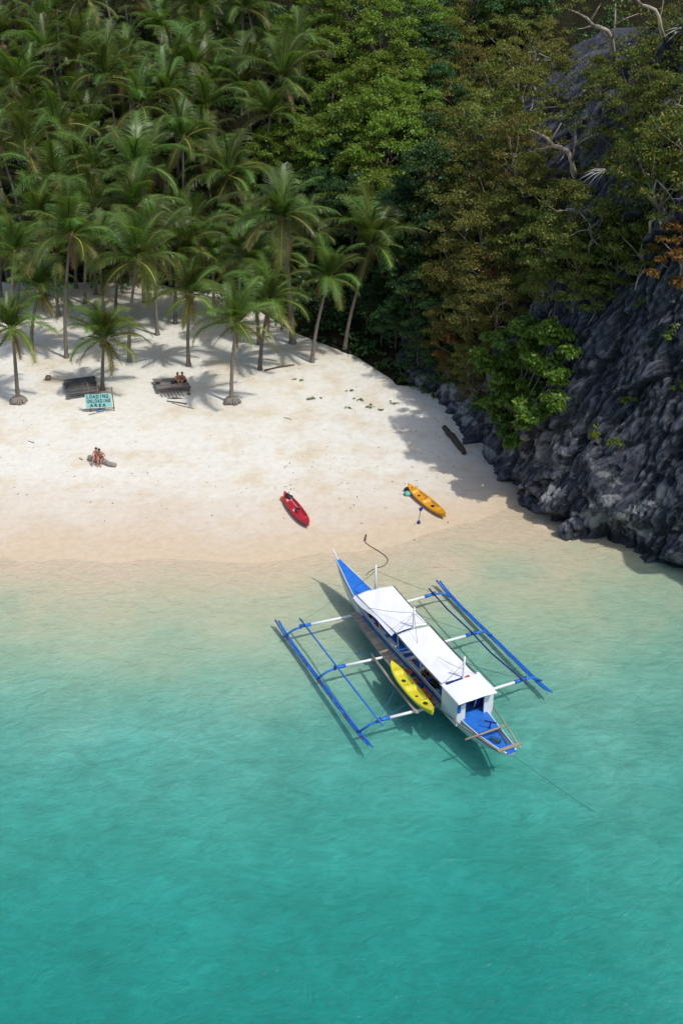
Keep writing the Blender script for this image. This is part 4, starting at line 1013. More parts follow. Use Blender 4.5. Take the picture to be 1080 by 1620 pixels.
# spare poles along the walkway
for k, (dt, dz) in enumerate(((0, 0), (.07, .03))):
    mb = MB(); mb.tube([(-.25 + .3 * k, -1.74 - dt, .84), (2.0, -1.86 - dt, .81 + dz), (4.45, -1.96 - dt, .84)], [.035, .04, .03], 6)
    o = part("bamboo_pole", mb, m_bamboo, None, True, loc=BX, rot=(0, 0, BROT)); tag(o, ["outer grey bamboo pole lying across the outrigger beams under the kayak", "inner grey bamboo pole lying across the beams under the kayak"][1 - k], "pole")

# bags and gear on the walkway and inside
def bag(name, label, cat, c, s, m, seed, rot=0.0, par=True):
    b_ = bmesh.new(); bmesh.ops.create_icosphere(b_, subdivisions=3, radius=.5); co = np.array([v.co[:] for v in b_.verts])
    k = 1 + .22 * fbm(co[:, 0] * 4 + seed, co[:, 1] * 4, co[:, 2] * 4, seed, 3)
    co = np.sign(co) * (np.abs(co) * 2) ** .7 / 2 * k[:, None] * np.array(s)
    for v, q in zip(b_.verts, co): v.co = q
    for f in b_.faces: f.smooth = True
    me = bpy.data.meshes.new(name); b_.to_mesh(me); b_.free(); me.materials.append(m)
    w = bw(*c) if par else Vector(c)
    o = link(name, me, None, w, (0, 0, (BROT if par else 0) + rot)); tag(o, label, cat); return o
bag("life_vest", "orange life vest bundle on the walkway nearest the bow", "life vest", (1.75, -.92, .84), (.42, .34, .2), m_orange, 1, .5)
bag("bag", "pale teal bag on the boat's walkway beside the kayak", "bag", (2.15, -.98, .86), (.42, .3, .24), m_teal, 2, .2)
bag("bag", "small black bag on top of the pale teal bag", "bag", (2.2, -.96, 1.0), (.22, .18, .12), m_dark, 3, .6)
bag("bag", "red bag on the boat's walkway", "bag", (2.5, -.98, .85), (.28, .3, .22), m_red, 4)
bag("bag", "dark blue bag on the boat's walkway", "bag", (2.85, -1.0, .86), (.38, .32, .24), m_navy, 5, .3)
bag("life_vest", "rust orange life vest on the walkway behind the blue bag", "life vest", (3.25, -1.0, .84), (.4, .3, .2), m_orange, 6, -.3)
bag("life_vest", "orange life vest on the walkway nearest the cabin", "life vest", (3.62, -.98, .83), (.36, .28, .18), m_orange, 7, .4)
bag("life_vest", "red life vest on the bench under the front canopy", "life vest", (-2.2, -.48, .90), (.32, .24, .16), m_red, 8)
bag("life_vest", "small red vest on the blue floor under the second canopy", "life vest", (.75, -.15, .55), (.3, .24, .2), m_red, 9)
bag("box", "dark box on the bench near the end of the second canopy", "box", (3.05, -.34, .92), (.55, .4, .3), m_dark, 10)

# ================================================================== KAYAKS
def kayak(name, label, L, W, col, A, B, z0, roll=0.0, hatches=(), seats=True, group="kayaks"):
    """sit-on-top kayak from point A to point B (bow at B), hull with scooped seat wells"""
    A, B = Vector(A), Vector(B); d = B - A; rz = math.atan2(d.y, d.x); pitch = -math.atan2(d.z, math.hypot(d.x, d.y))
    e = empty(name, (A + B) / 2, rot=(roll, pitch, rz)); tag(e, label, "kayak", group)
    m = paint(name + "_plastic", col, .35, .10, 3, bmp=.05, spec=.5)
    ns, ntp = 56, 22; hl = L / 2; V = []
    for i in range(ns):
        u = -1 + 2 * i / (ns - 1); w = W / 2 * max(0.02, (1 - abs(u) ** 2.6)) ** .72; rise = .13 * abs(u) ** 3; ring = []
        for j in range(ntp):
            t = -1 + 2 * j / (ntp - 1); y = w * t
            rim = .30 + rise - .05 * (abs(t) > .93)
            well = 0
            for c0, c1, dep in ((-.62, -.10, .15), (-.02, .52, .15), (.56, .80, .05), (-.86, -.66, .05)):
                if c0 < u < c1:
                    a = min((u - c0), (c1 - u)) / .06; well = max(well, dep * min(1, a) * min(1, max(0, (.74 - abs(t)) / .14)))
            crown = .03 * (1 - t * t)
            ring.append((u * hl, y, rim + crown - well))
        for j in range(1, ntp - 1):
            t = 1 - 2 * j / (ntp - 1); ring.append((u * hl, w * t * .97, .24 + rise - (.24 - .05 * abs(u) ** 2) * (1 - abs(t) ** 3)))
        V.append(ring)
    nr = len(V[0]); mb = MB()
    for r_ in V: mb.v += r_
    for i in range(ns - 1):
        for j in range(nr): mb.f.append((i * nr + j, (i + 1) * nr + j, (i + 1) * nr + (j + 1) % nr, i * nr + (j + 1) % nr)); mb.m.append(0)
    mb.f += [tuple(range(nr)), tuple((ns - 1) * nr + j for j in reversed(range(nr)))]; mb.m += [0, 0]
    part("hull", mb, m, e, True)
    for (u, t, r0, zz) in hatches:
        mb = MB(); mb.tube([(u * hl, t, zz - .03), (u * hl, t, zz + .012), (u * hl, t, zz + .03)], [r0, r0, r0 * .7], 14); part("hatch", mb, m_black, e, True)
    if seats:
        for u in (-.52, .12):
            mb = MB(); mb.box((u * hl, 0, .36), (.07, W * .52, .22), rot=(0, -.35, 0)); part("seat_back", mb, m_black, e)
    for s in (-1, 1):
        mb = MB(); mb.tube([(s * hl * .97, -.05, .42), (s * hl * 1.0, 0, .46), (s * hl * .97, .05, .42)], .012, 5); part("carry_handle", mb, m_black, e, True)
    return e
HT = [(-.34, 0, .10, .19), (-.14, .0, .05, .22), (.28, 0, .06, .19), (.66, 0, .11, .33)]
ky = kayak("kayak", "bright yellow kayak lashed on the side of the outrigger boat", 3.95, .80, (.62, .56, .03), bw(1.1, -1.50, .80), bw(5.0, -1.64, .82), 0, R(-9), HT, seats=False)
k1, k2 = on_sand(452, 789), on_sand(487, 835)
kayak("kayak", "red kayak lying on the sand with a paddle inside", 3.85, .78, (.42, .02, .03), (k1.x, k1.y, k1.z + .0), (k2.x, k2.y, k2.z + .0), 0, R(4), [(-.80, 0, .05, .34)], seats=False)
k3, k4 = on_sand(647, 776), on_sand(702, 821)
kayak("kayak", "orange yellow kayak lying on the sand near the waterline", 4.0, .78, (.66, .30, .01), (k3.x, k3.y, k3.z), (k4.x, k4.y, k4.z), 0, R(3), [(-.40, .0, .09, .19), (-.06, 0, .07, .30), (.30, .05, .13, .18), (-.8, 0, .05, .34)], seats=False)
def paddle(label, A, B, shaft, blade, z=.03):
    A, B = Vector(A), Vector(B); d = B - A; e = empty("paddle", A, rot=(0, -math.atan2(d.z, math.hypot(d.x, d.y)), math.atan2(d.y, d.x))); tag(e, label, "paddle"); L = d.length
    mb = MB(); mb.tube([(.2, 0, z), (L - .2, 0, z)], .016, 6); part("shaft", mb, shaft, e, True)
    for s in (0, 1):
        x0 = .38 if s == 0 else L - .38; sg = -1 if s == 0 else 1; mb = MB()
        pr = [(0, .03), (.1, .075), (.25, .105), (.36, .09), (.42, .03)]
        mb.v = [(x0 + sg * a, w, z + .012) for a, w in pr] + [(x0 + sg * a, -w, z + .012) for a, w in pr] + [(x0 + sg * a, w, z - .012) for a, w in pr] + [(x0 + sg * a, -w, z - .012) for a, w in pr]
        for i in range(4):
            for o in (0, 10): mb.f.append((o + i, o + i + 1, o + 6 + i, o + 5 + i)); mb.m.append(0)
            mb.f.append((i, i + 1, 11 + i, 10 + i)); mb.m.append(0); mb.f.append((5 + i, 6 + i, 16 + i, 15 + i)); mb.m.append(0)
        mb.f += [(4, 9, 19, 14), (0, 5, 15, 10)]; mb.m += [0, 0]
        part("blade", mb, blade, e)
q1, q2 = on_sand(666, 804), on_sand(661.5, 829)
paddle("double-ended paddle with dark blue blades lying beside the orange kayak", q1, q2, paint("grey_shaft", (.2, .2, .22), .4), paint("blue_blade", (.02, .03, .22), .4))
c_ = k1.lerp(k2, .06); d_ = k1.lerp(k2, .62)
paddle("paddle with a pale shaft lying in the red kayak", (c_.x, c_.y, c_.z + .42), (d_.x, d_.y, d_.z + .40), paint("pale_shaft", (.55, .45, .45), .4), m_black)
p = k1.lerp(k2, .14); bag("seat_pad", "black seat pad in the end of the red kayak", "seat pad", (p.x + .05, p.y, p.z + .40), (.36, .42, .12), m_dark, 21, 1.0, False)
p = on_sand(448, 793); bag("bag", "orange dry bag tucked against the red kayak's upper end", "bag", (p.x + .05, p.y, p.z + .12), (.6, .3, .26), paint("orange_bag", (.6, .13, .03), .5), 22, -1.0, False)
p = on_sand(645, 783); bag("life_vest", "turquoise life vest beside the orange kayak's upper end", "life vest", (p.x, p.y, p.z + .10), (.5, .45, .24), paint("turquoise_cloth", (.16, .48, .44), .7, .25, 6), 23, .3, False)
p = on_sand(644, 777); bag("bag", "black bag behind the turquoise life vest", "bag", (p.x, p.y, p.z + .12), (.4, .32, .26), m_dark, 24, .7, False)

# ================================================================== THINGS ON THE SAND
m_plank = wood("grey_plank", (0.10, 0.085, 0.08), (0.30, 0.265, 0.255), 3.0, 0)
m_plank_d = wood("dark_plank", (0.035, 0.032, 0.034), (0.15, 0.135, 0.13), 3.0, 0)
m_drift = wood("driftwood", (0.12, 0.11, 0.10), (0.34, 0.31, 0.275), 4.0, 0)
m_drift_d = wood("dark_driftwood", (0.035, 0.026, 0.02), (0.12, 0.09, 0.065), 4.0, 0)
m_post = wood("brown_pole", (0.10, 0.065, 0.045), (0.22, 0.155, 0.11), 4.0, 2)

def platform(label, corners, z, n, m, legs_front, seed):
    """slatted bed: corners are back-left, back-right, front-right, front-left as seen"""
    r = random.Random(seed); P = [Vector(at(a, b_, z)) for a, b_ in corners]
    c = sum(P, Vector()) / 4; g = float(sand_z(c.x, c.y))
    ux = ((P[1] - P[0]) + (P[2] - P[3])) / 2; w = ux.length; rz = math.atan2(ux.y, ux.x)
    uy = ((P[0] - P[3]) + (P[1] - P[2])) / 2; dpt = uy.length
    sh = ux.normalized().dot(uy) / max(dpt, .1)
    e = empty("bench_platform", (c.x, c.y, g), rz); tag(e, label, "bench", "slatted platforms on the sand")
    H = z - g; me = MB(); me.box((0, 0, 0), (w, dpt / n * .88, .035)); mm = me.mesh("slat", [m])
    dy = dpt * math.sqrt(max(.2, 1 - sh * sh))
    for i in range(n):
        v = (i + .5) / n - .5
        link("slat", mm, e, (v * dpt * sh + r.uniform(-.05, .05), v * dy, H + r.uniform(-.006, .008)), (r.uniform(-.015, .015), 0, r.uniform(-.008, .008)), (r.uniform(.95, 1.02), 1, 1))
    for sx in (-1, 1):
        mb = MB(); mb.tube([(sx * w * .47 - .5 * dpt * sh, -dy * .52, H - .06), (sx * w * .47 + .5 * dpt * sh, dy * .52, H - .06)], .04, 6); part("joist", mb, m_post, e, True)
        for sy in (-1, 1):
            x = sx * w * .45 + sy * .45 * dpt * sh; mb = MB(); mb.tube([(x, sy * dy * .45, -.4), (x, sy * dy * .45, H - .03)], .05, 7); part("leg", mb, m_post, e, True)
    for i in range(legs_front):
        x = -w * .46 + i * w * .105 - .5 * dpt * sh
        mb = MB(); mb.tube([(x, -dy * .5, H - .05), (x + .16, -dy * .5 - .30, H - .28), (x + .30, -dy * .5 - .62, max(.02, H - .55) - .05)], .026, 6); part("stake", mb, m_post, e, True)
    return e, c, g, w, dy, rz
platform("dark weathered slatted platform beside the loading sign", [(99, 601), (150, 595), (159, 618), (108, 625)], 1.35, 10, m_plank_d, 0, 1)
pR = platform("grey slatted platform with stakes and two people sitting on it", [(241, 599.5), (295, 596.5), (301, 614), (249, 616)], 1.35, 8, m_plank, 7, 2)

# the sign
s0, s1 = on_sand(144, 652), on_sand(180, 650)
ux = (s1 - s0); Wd = 1.74; rz = math.atan2(ux.y, ux.x)
sg = empty("sign", s0, rz); tag(sg, "turquoise hand-painted sign reading LOADING UNLOADING AREA on poles", "sign")
m_sign = paint("turquoise_board", (0.30, 0.62, 0.62), .6, .08, 3, wear=.72, wearcol=(.45, .6, .58))
m_ink = paint("black_lettering", (0.012, 0.03, 0.03), .6, .2, 6)
LZ = .34; HB = .98; XC = .60
mb = MB(); mb.box((XC, -.06, LZ + HB / 2), (Wd, .03, HB), rot=(0, -.012, 0)); board = part("board", mb, m_sign, sg)
mb = MB(); mb.tube([(0, 0, -.4), (0, 0, 2.1)], .026, 7); part("post", mb, m_post, sg, True)
mb = MB(); mb.tube([(1.58, 0, -.4), (1.56, 0, 1.75)], .036, 7); part("post", mb, m_post, sg, True)
mb = MB(); mb.tube([(.62, .05, -.3), (.60, .05, 2.0)], .024, 7); part("post", mb, m_post, sg, True)
mb = MB(); mb.tube([(-.35, 0, 1.36), (1.8, 0, 1.38)], .022, 6); part("crossbar", mb, m_post, sg, True)
mb = MB(); mb.tube([(-.4, 0, .24), (1.65, 0, .26)], .022, 6); part("crossbar", mb, m_post, sg, True)
mb = MB(); mb.tube([(-.1, -.5, .02), (1.6, .0, .22)], .022, 6); part("brace", mb, m_post, sg, True)
gl_ = {}
for ch in "LOADINGURE":
    cu = bpy.data.curves.new("letter", 'FONT'); cu.body = ch; cu.size = 1.0; cu.extrude = .004; cu.offset = .03; cu.align_x = 'CENTER'
    tmp = bpy.data.objects.new("letter", cu); me = bpy.data.meshes.new_from_object(tmp); me.name = "letter"; me.materials.append(m_ink); gl_[ch] = me
    bpy.data.objects.remove(tmp); bpy.data.curves.remove(cu)
rl = random.Random(5)
for txt, x0, x1, z, hgt in (("LOADING", -.10, 1.20, 1.03, .25), ("UNLOADING", -.09, 1.32, .70, .25), ("AREA", .12, .94, .41, .21)):
    n = len(txt)
    for i, ch in enumerate(txt):
        x = x0 + (x1 - x0) * i / (n - 1); pit = (x1 - x0) / (n - 1); w_ = (.30 if ch == 'I' else 1.0)
        link("letter", gl_[ch], sg, (x, -.0815, z + rl.uniform(-.008, .008)), (R(90), rl.uniform(-.06, .06), 0), (min(hgt / .70 * 1.05, pit / .88), hgt / .70, 1))
p = on_sand(159, 650.5); bag("cloth_heap", "small blue cloth lying on the sand under the sign", "cloth", (p.x, p.y, p.z + .04), (.5, .3, .14), paint("blue_cloth", (.12, .22, .42), .8, .3, 8), 31, 0, False)

def log(name, label, cat, pts, rad, m, n=9, seed=1, lift=.6, grp=None):
    P = [on_sand(a, b_) for a, b_ in pts]; o = P[0]; r = random.Random(seed)
    full = []; rr = []
    for i in range(len(P) - 1):
        for k in range(6):
            t = k / 6; full.append(P[i].lerp(P[i + 1], t)); rr.append(rad[i] + (rad[i + 1] - rad[i]) * t)
    full.append(P[-1]); rr.append(rad[-1])
    L = [(q - o) + Vector((r.uniform(-.3, .3) * rr[i], r.uniform(-.3, .3) * rr[i], rr[i] * lift)) for i, q in enumerate(full)]
    rr = [x * r.uniform(.88, 1.12) for x in rr]
    mb = MB(); mb.tube(L, rr, n)
    ob = part(name, mb, m, None, True, loc=o); tag(ob, label, cat, grp); return ob
log("driftwood_log", "grey weathered log with two people sitting on it", "log", [(142, 727), (158, 732), (184, 739)], [.17, .19, .13], m_drift, 10, 2, .8)
log("driftwood_log", "thick brown log in the shaded sand left of the big bush", "log", [(703, 679), (716, 696), (734, 719)], [.16, .20, .17], m_drift_d, 10, 3, .8)
log("driftwood_pole", "thin dark driftwood pole lying at the foot of the leaning palm", "pole", [(419, 587), (440, 582), (465, 578)], [.07, .08, .05], m_drift_d, 7, 4, .8)
log("driftwood_stick", "dark flat stick just below the platform with the sitters", "stick", [(265, 630.5), (278, 631), (289, 630.5)], [.03, .08, .03], m_drift_d, 6, 5)
log("driftwood_stick", "forked stick farthest below the platform with the sitters", "stick", [(264, 635), (282, 637.5), (296, 640)], [.04, .05, .06], m_drift_d, 6, 6)
log("driftwood_stick", "long thin stick, lowest of the three below the platform", "stick", [(272, 638), (290, 643), (307, 647)], [.025, .03, .02], m_drift_d, 6, 7)
log("driftwood_stick", "curved brown twig alone on the open sand", "stick", [(449, 661), (455, 662), (461, 664.5)], [.02, .03, .02], m_drift_d, 6, 8)
log("driftwood_stick", "short dark stick left of the people on the log", "stick", [(126, 725), (131, 728)], [.03, .03], m_drift_d, 6, 9)
log("driftwood_stick", "short dark stick on the sand left of the driftwood log", "stick", [(45, 698), (54, 701)], [.02, .03], m_drift_d, 6, 10)
log("fallen_branch", "pale fallen branch leaning at the right end of the grove", "branch", [(556, 540), (580, 520), (604, 500)], [.05, .05, .03], m_drift, 6, 12, 3.0)
p = on_sand(77, 601); bag("coconut_husk", "dark brown coconut husk on the sand left of the dark platform", "husk", (p.x, p.y, p.z + .15), (.4, .36, .4), m_fibre, 41, 0, False)
p = on_sand(299, 624.5); bag("coconut_husk", "dark husk on the sand right of the stakes", "husk", (p.x, p.y, p.z + .07), (.26, .2, .2), m_fibre, 42, 0, False)

# mooring ropes
def rope(label, pts, r, m, lift=.02):
    P = [Vector(q) if len(q) == 3 else on_sand(*q) + Vector((0, 0, lift)) for q in pts]
    o = P[0]; out = []
    for i in range(len(P) - 1):       # Catmull-Rom
        a, b_, c_, d_ = P[max(i - 1, 0)], P[i], P[i + 1], P[min(i + 2, len(P) - 1)]
        for k in range(6):
            t = k / 6; out.append(.5 * ((2 * b_) + (c_ - a) * t + (2 * a - 5 * b_ + 4 * c_ - d_) * t * t + (3 * b_ - a - 3 * c_ + d_) * t ** 3) - o)
    out.append(P[-1] - o); mb = MB(); mb.tube(out, r, 6); ob = part("mooring_rope", mb, m, None, True, loc=o); tag(ob, label, "rope"); return ob
rope("dark mooring rope curving from the boat's bow up to the sand", [tuple(bw(-4.2, .45, 1.28)), (575, 922), (581, 908), (593, 900), (606, 896), (613, 888), (610, 881), (598, 872), (586, 865), (577, 858)], .022, m_rope)
log("stake", "short dark mooring stake where the bow rope ends", "stake", [(577, 857), (579, 847)], [.05, .035], m_drift_d, 6, 13, 1.5)
st = bw(8.4, 0, .9); e1 = at(905, 1262, -.45); e2 = at(1010, 1330, -.8)
rope("thin dark anchor line running from the stern down into the water", [tuple(st), tuple(st.lerp(Vector(e1), .5)), tuple(e1), tuple(e2)], .008, m_rope)

# ================================================================== PEOPLE
def skin_obj(name, joints, edges, m, parent, root=0, sub=1):
    names = list(joints); me = bpy.data.meshes.new(name)
    me.from_pydata([joints[n][0] for n in names], [(names.index(a), names.index(b_)) for a, b_ in edges], [])
    me.materials.append(m); o = link(name, me, parent); o.modifiers.new("skin", 'SKIN').use_smooth_shade = True
    if not me.skin_vertices: return o
    for i, n in enumerate(names):
        r = joints[n][1]; sv = me.skin_vertices[0].data[i]; sv.radius = (r, r) if isinstance(r, (int, float)) else r
        sv.use_root = (i == root)
    sb = o.modifiers.new("sub", 'SUBSURF'); sb.levels = sub; sb.render_levels = sub
    return o
m_skin1 = paint("skin_a", (.40, .20, .13), .5, .08, 6, bmp=0); m_skin2 = paint("skin_b", (.46, .25, .17), .5, .08, 6, bmp=0); m_skin3 = paint("skin_c", (.26, .12, .075), .5, .08, 6, bmp=0)
m_hair = paint("black_hair", (.015, .012, .011), .5, .2, 20); m_hairb = paint("brown_hair", (.09, .05, .03), .5, .2, 20)
def person(label, loc, rz, skin, hair, clothes, J=None, group=None, rot=None, longhair=False):
    e = empty("person", loc, rz, sc=.9, rot=rot); tag(e, label, "person", group)
    j = {'pelvis': ((0, 0, .11), .13), 'spine': ((0, -.02, .30), .115), 'chest': ((0, -.06, .48), .13), 'neck': ((0, -.09, .61), .055), 'head': ((0, -.13, .71), .082), 'crown': ((0, -.14, .81), .075)}
    for s, n in ((-1, 'L'), (1, 'R')):
        j.update({'sh' + n: ((s * .17, -.07, .53), .058), 'el' + n: ((s * .24, -.16, .30), .043), 'wr' + n: ((s * .14, -.36, .24), .032), 'pa' + n: ((s * .12, -.43, .22), (.034, .022)),
                  'hip' + n: ((s * .095, -.02, .08), .095), 'kn' + n: ((s * .12, -.42, .12), .062), 'ca' + n: ((s * .12, -.45, -.06), .052), 'an' + n: ((s * .11, -.46, -.30), .036), 'to' + n: ((s * .12, -.62, -.35), .036)})
    if J: 
        for k, v in J.items(): j[k] = (v, j[k][1])
    ed = [('pelvis', 'spine'), ('spine', 'chest'), ('chest', 'neck'), ('neck', 'head'), ('head', 'crown')]
    for n in 'LR':
        ed += [('chest', 'sh' + n), ('sh' + n, 'el' + n), ('el' + n, 'wr' + n), ('wr' + n, 'pa' + n), ('pelvis', 'hip' + n), ('hip' + n, 'kn' + n), ('kn' + n, 'ca' + n), ('ca' + n, 'an' + n), ('an' + n, 'to' + n)]
        pa = Vector(j['pa' + n][0]); wr = Vector(j['wr' + n][0]); d = (pa - wr).normalized(); sd_ = d.cross(Vector((0, 0, 1)))
        if sd_.length < .1: sd_ = Vector((1, 0, 0))
        sd_.normalize(); s = -1 if n == 'L' else 1
        for k, (off, l) in enumerate(((-.03, .07), (-.01, .085), (.01, .08), (.03, .065))):
            a = pa + sd_ * off + d * (l * .55) + Vector((0, 0, -.005)); b_ = pa + sd_ * off * 1.1 + d * l + Vector((0, 0, -.025))
            j[f'f{n}{k}a'] = (tuple(a), .0095); j[f'f{n}{k}b'] = (tuple(b_), .008); ed += [('pa' + n, f'f{n}{k}a'), (f'f{n}{k}a', f'f{n}{k}b')]
        t0 = wr.lerp(pa, .55) - sd_ * s * .045; t1 = t0 + d * .04 - sd_ * s * .012
        j['t' + n + 'a'] = (tuple(t0), .011); j['t' + n + 'b'] = (tuple(t1), .009); ed += [('pa' + n, 't' + n + 'a'), ('t' + n + 'a', 't' + n + 'b')]
    body = skin_obj("body", j, ed, skin, e, 0, 1)
    for nm, keys, m, grow in clothes:
        sub = {k: (j[k][0], (j[k][1] if not isinstance(j[k][1], tuple) else j[k][1][0]) * grow) for k in keys}
        # shorten trousers and sleeves at their hems
        if 'knL' in keys and nm in ('shorts', 'swimsuit_bottom'):
            f = .62 if nm == 'shorts' else .28
            for n in 'LR':
                h, kk = Vector(j['hip' + n][0]), Vector(j['kn' + n][0]); sub['kn' + n] = (tuple(h.lerp(kk, f)), .088 * grow)
        if 'elL' in keys and nm == 'shirt':
            for n in 'LR': sub['el' + n] = (tuple(Vector(j['sh' + n][0]).lerp(Vector(j['el' + n][0]), .6)), .058 * grow)
        se = [(a, b_) for a, b_ in ed if a in keys and b_ in keys]
        skin_obj(nm, sub, se, m, e, 0, 1)
    hd = Vector(j['head'][0]); cr = Vector(j['crown'][0]); ax_ = (cr - hd).normalized()
    b_ = bmesh.new(); bmesh.ops.create_icosphere(b_, subdivisions=3, radius=1.0)
    for v in b_.verts:
        front = max(0, -v.co.y); cut = v.co.z < .15 - .5 * (v.co.y > -.1) - (.9 if longhair and v.co.y > .1 else 0)
        k = .104 if not cut else .080
        if front > .55 and v.co.z < .45: k = .072
        v.co = v.co * k
        v.co.z *= 1.12
        if longhair and v.co.y > .02 and v.co.z < 0: v.co.z -= .14
    for f in b_.faces: f.smooth = True
    me = bpy.data.meshes.new("hair"); b_.to_mesh(me); b_.free(); me.materials.append(hair); link("hair", me, e, tuple(hd.lerp(cr, .55) + Vector((0, .01, .01))))
    mb = MB(); q = hd.lerp(cr, .3) + Vector((0, -.085, 0)); mb.add([q + Vector((-.014, .012, -.02)), q + Vector((.014, .012, -.02)), q + Vector((0, -.022, -.014)), q + Vector((0, .008, .03))], [(0, 2, 1), (0, 3, 2), (1, 2, 3), (0, 1, 3)]); part("nose", mb, skin, e)
    for s in (-1, 1):
        mb = MB(); q = hd.lerp(cr, .48) + Vector((s * .032, -.08, .0)); mb.box(q, (.022, .012, .010)); part("eye", mb, m_black, e)
    mb = MB(); mb.box(hd.lerp(cr, .02) + Vector((0, -.079, 0)), (.045, .012, .011)); part("mouth", mb, m_red, e)
    return e
m_swr = paint("red_swimwear", (.52, .05, .045), .6, .1, 5); m_swb = paint("black_swimwear", (.02, .02, .025), .6, .1, 5)
# two people side by side on the log, leaning together
pl = on_sand(154.5, 732); 
person("person in red swimwear sitting on the log, on the left", (pl.x, pl.y - .02, pl.z + .34), R(10), m_skin2, m_hairb,
       [("swimsuit_top", ['spine', 'chest'], m_swr, 1.10), ("swimsuit_bottom", ['pelvis', 'hipL', 'hipR', 'knL', 'knR'], m_swr, 1.12)],
       J={'elL': (-.26, -.14, .30), 'wrL': (-.20, -.36, .20), 'paL': (-.17, -.42, .17), 'head': (.02, -.15, .70), 'crown': (.03, -.17, .80), 'knL': (-.24, -.40, .12), 'caL': (-.28, -.44, -.06), 'anL': (-.30, -.46, -.30), 'toL': (-.33, -.60, -.35)}, group="people sitting on the log")
pl = on_sand(161.5, 733.5)
person("person in black swimwear sitting on the log, on the right", (pl.x, pl.y - .02, pl.z + .32), R(-8), m_skin1, m_hair,
       [("swimsuit_top", ['chest', 'spine'], m_swb, 1.06), ("swimsuit_bottom", ['pelvis', 'hipL', 'hipR', 'knL', 'knR'], m_swb, 1.10)],
       J={'elR': (.31, -.06, .33), 'wrR': (.20, -.25, .20), 'paR': (.17, -.31, .17), 'head': (-.03, -.15, .70), 'crown': (-.04, -.17, .80)}, group="people sitting on the log")
# two people sitting on the platform's right end
e_, c_, g_, w_, dy_, rz_ = pR
def onplat(x, y): return Vector((c_.x, c_.y, 0)) + Matrix.Rotation(rz_, 3, 'Z') @ Vector((x, y, 0))
LEGS = {'knL': (-.16, -.40, .26), 'caL': (-.15, -.50, .14), 'anL': (-.14, -.58, .02), 'toL': (-.15, -.74, -.01), 'knR': (.16, -.40, .26), 'caR': (.15, -.50, .14), 'anR': (.14, -.58, .02), 'toR': (.15, -.74, -.01), 'wrL': (-.16, -.42, .30), 'wrR': (.16, -.42, .30), 'paL': (-.15, -.49, .27), 'paR': (.15, -.49, .27)}
q = onplat(w_ * .18, .12); person("person with light hair and dark swimwear sitting on the slatted platform", (q.x, q.y, g_ + 1.35 - g_ + .03), R(35), m_skin1, paint("light_hair", (.28, .16, .06), .5, .2, 20), [("swimsuit_top", ['chest', 'spine'], m_swb, 1.06), ("swimsuit_bottom", ['pelvis', 'hipL', 'hipR', 'knL', 'knR'], m_swb, 1.10)], J=LEGS, group="people on the platform", longhair=True)
q = onplat(w_ * .36, .10); person("person with dark hair and red top sitting at the platform's end", (q.x, q.y, 1.38), R(-25), m_skin1, m_hair, [("shirt", ['spine', 'chest', 'shL', 'shR', 'elL', 'elR'], m_swr, 1.10), ("shorts", ['pelvis', 'hipL', 'hipR', 'knL', 'knR'], m_dark, 1.10)], J=LEGS, group="people on the platform")
q = onplat(-w_ * .40, -.05); bag("bag", "small black bag on the empty end of the slatted platform", "bag", (q.x, q.y, 1.44), (.34, .28, .16), m_dark, 51, 0, False)
q = onplat(w_ * .05, -.08); bag("bag", "black bag on the platform beside the light-haired sitter", "bag", (q.x, q.y, 1.46), (.3, .3, .2), m_dark, 52, 0, False)
# crew member under the second canopy
q = bw(2.15, -.30, .80); person("person in white shirt and dark shorts sitting under the second canopy", q, BROT + R(90), m_skin3, m_hair, [("shirt", ['spine', 'chest', 'shL', 'shR', 'elL', 'elR'], m_cloudw, 1.14), ("shorts", ['pelvis', 'hipL', 'hipR', 'knL', 'knR'], m_dark, 1.12)], J={})

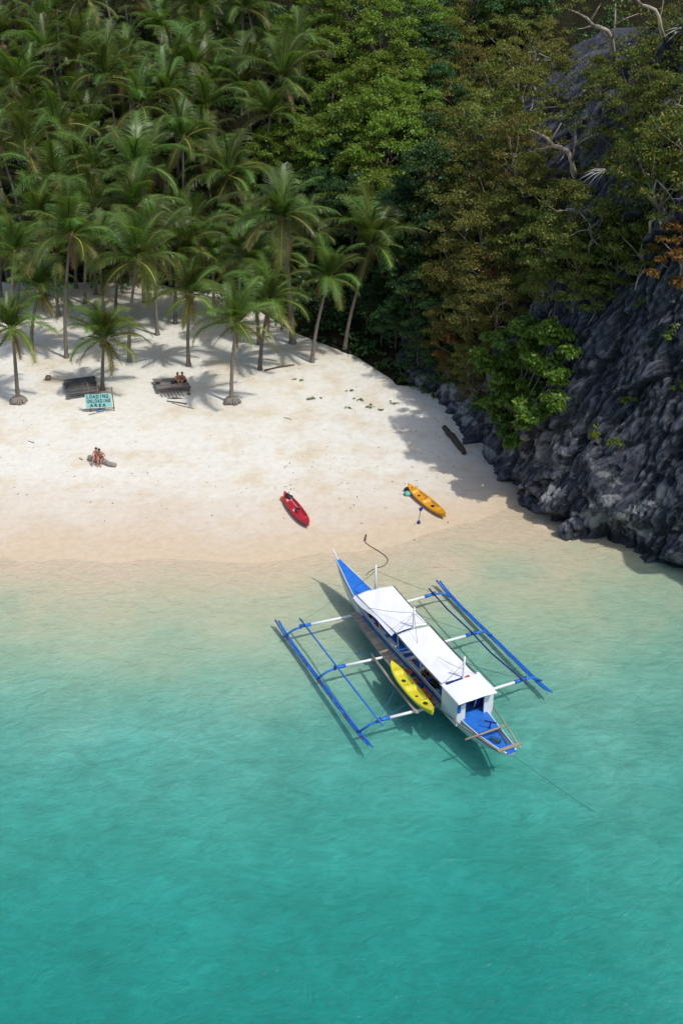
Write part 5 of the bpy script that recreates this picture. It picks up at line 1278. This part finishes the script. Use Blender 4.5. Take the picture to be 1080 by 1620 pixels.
# ================================================================== LITTER AND SMALL PLANTS
g = np.random.default_rng(3)
def scatter_quads(name, label, cat, pts, size, m, seed, up=.02):
    gg = np.random.default_rng(seed); n = len(pts); pts = np.asarray(pts, float)
    pts[:, 2] = sand_z(pts[:, 0], pts[:, 1]) + up
    a = gg.uniform(0, 6.28, n); s = size * gg.uniform(.5, 1.5, n)
    t = np.stack([np.cos(a), np.sin(a), gg.uniform(-.3, .3, n)], 1) * s[:, None]; b_ = np.stack([-np.sin(a), np.cos(a), gg.uniform(-.4, .4, n)], 1) * (s * .45)[:, None]
    v = np.stack([pts - t, pts - b_, pts + t + np.array([0, 0, .02]), pts + b_], 1).reshape(-1, 3)
    o = link(name, np_mesh(name, v, np.arange(4 * n).reshape(n, 4), [m], smooth=False)); tag(o, label, cat, kind="stuff")
L = []
for _ in range(900):
    px, py = g.uniform(500, 790), g.uniform(545, 740); w = (px - 480) / 300 + (640 - abs(py - 640)) / 900 - .5
    edge = np.interp(py, [545, 600, 660, 740, 780], [560, 660, 735, 790, 810])
    if g.random() < math.exp(-abs(px - edge) / 55): L.append(tuple(on_sand(px, py)))
for _ in range(110): L.append(tuple(on_sand(g.uniform(430, 740), g.normal(755, 36))))
for _ in range(150): L.append(tuple(on_sand(g.uniform(0, 560), g.uniform(560, 830))))
for _ in range(260): L.append(tuple(on_sand(g.uniform(0, 520), g.uniform(450, 600))))
m_litter = leafmat("dry_leaves", [(0, (.035, .022, .015)), (.6, (.10, .06, .035)), (1, (.22, .15, .08))], .1, .8, .2)
scatter_quads("leaf_litter", "brown fallen leaves scattered over the sand by the cliff", "leaf litter", L, .055, m_litter, 4)
def sprig(px, py, r, n, label):
    p = on_sand(px, py); gg = random.Random(int(px)); cs = [(gg.gauss(0, r), gg.gauss(0, r * .7), .06) for _ in range(6)]
    v, f = leaf_cloud(cs, [r * .6] * 6, n, .11, int(px), .35)
    o = link("beach_plant", np_mesh("beach_plant", v, f, [m_leaf_bright], smooth=False), None, p); tag(o, label, "plant", "small plants on the sand")
for px, py, r, n, lab in [(619, 578, .28, 120, "leafy green plant on the sand under the dark rocks"), (494, 631, .22, 90, "green creeper tuft alone on the open sand"), (475, 602, .18, 50, "small dry-green tuft below the driftwood pole"), (555, 619, .16, 50, "green sprig highest of the sparse patch on the sand"),
                          (567, 633, .2, 70, "green tuft in the middle of the sparse patch"), (582, 645, .22, 70, "green tuft lowest in the sparse patch"), (622, 639, .2, 60, "trailing green creeper reaching towards the shade"), (602, 649, .14, 40, "tiny green sprig between the low tuft and the creeper"), (548, 646, .14, 40, "tiny green sprig at the left of the sparse patch"), (686, 628, .3, 120, "green shrub seedling in shade beside the dark boulders")]:
    sprig(px, py, r, n, lab)
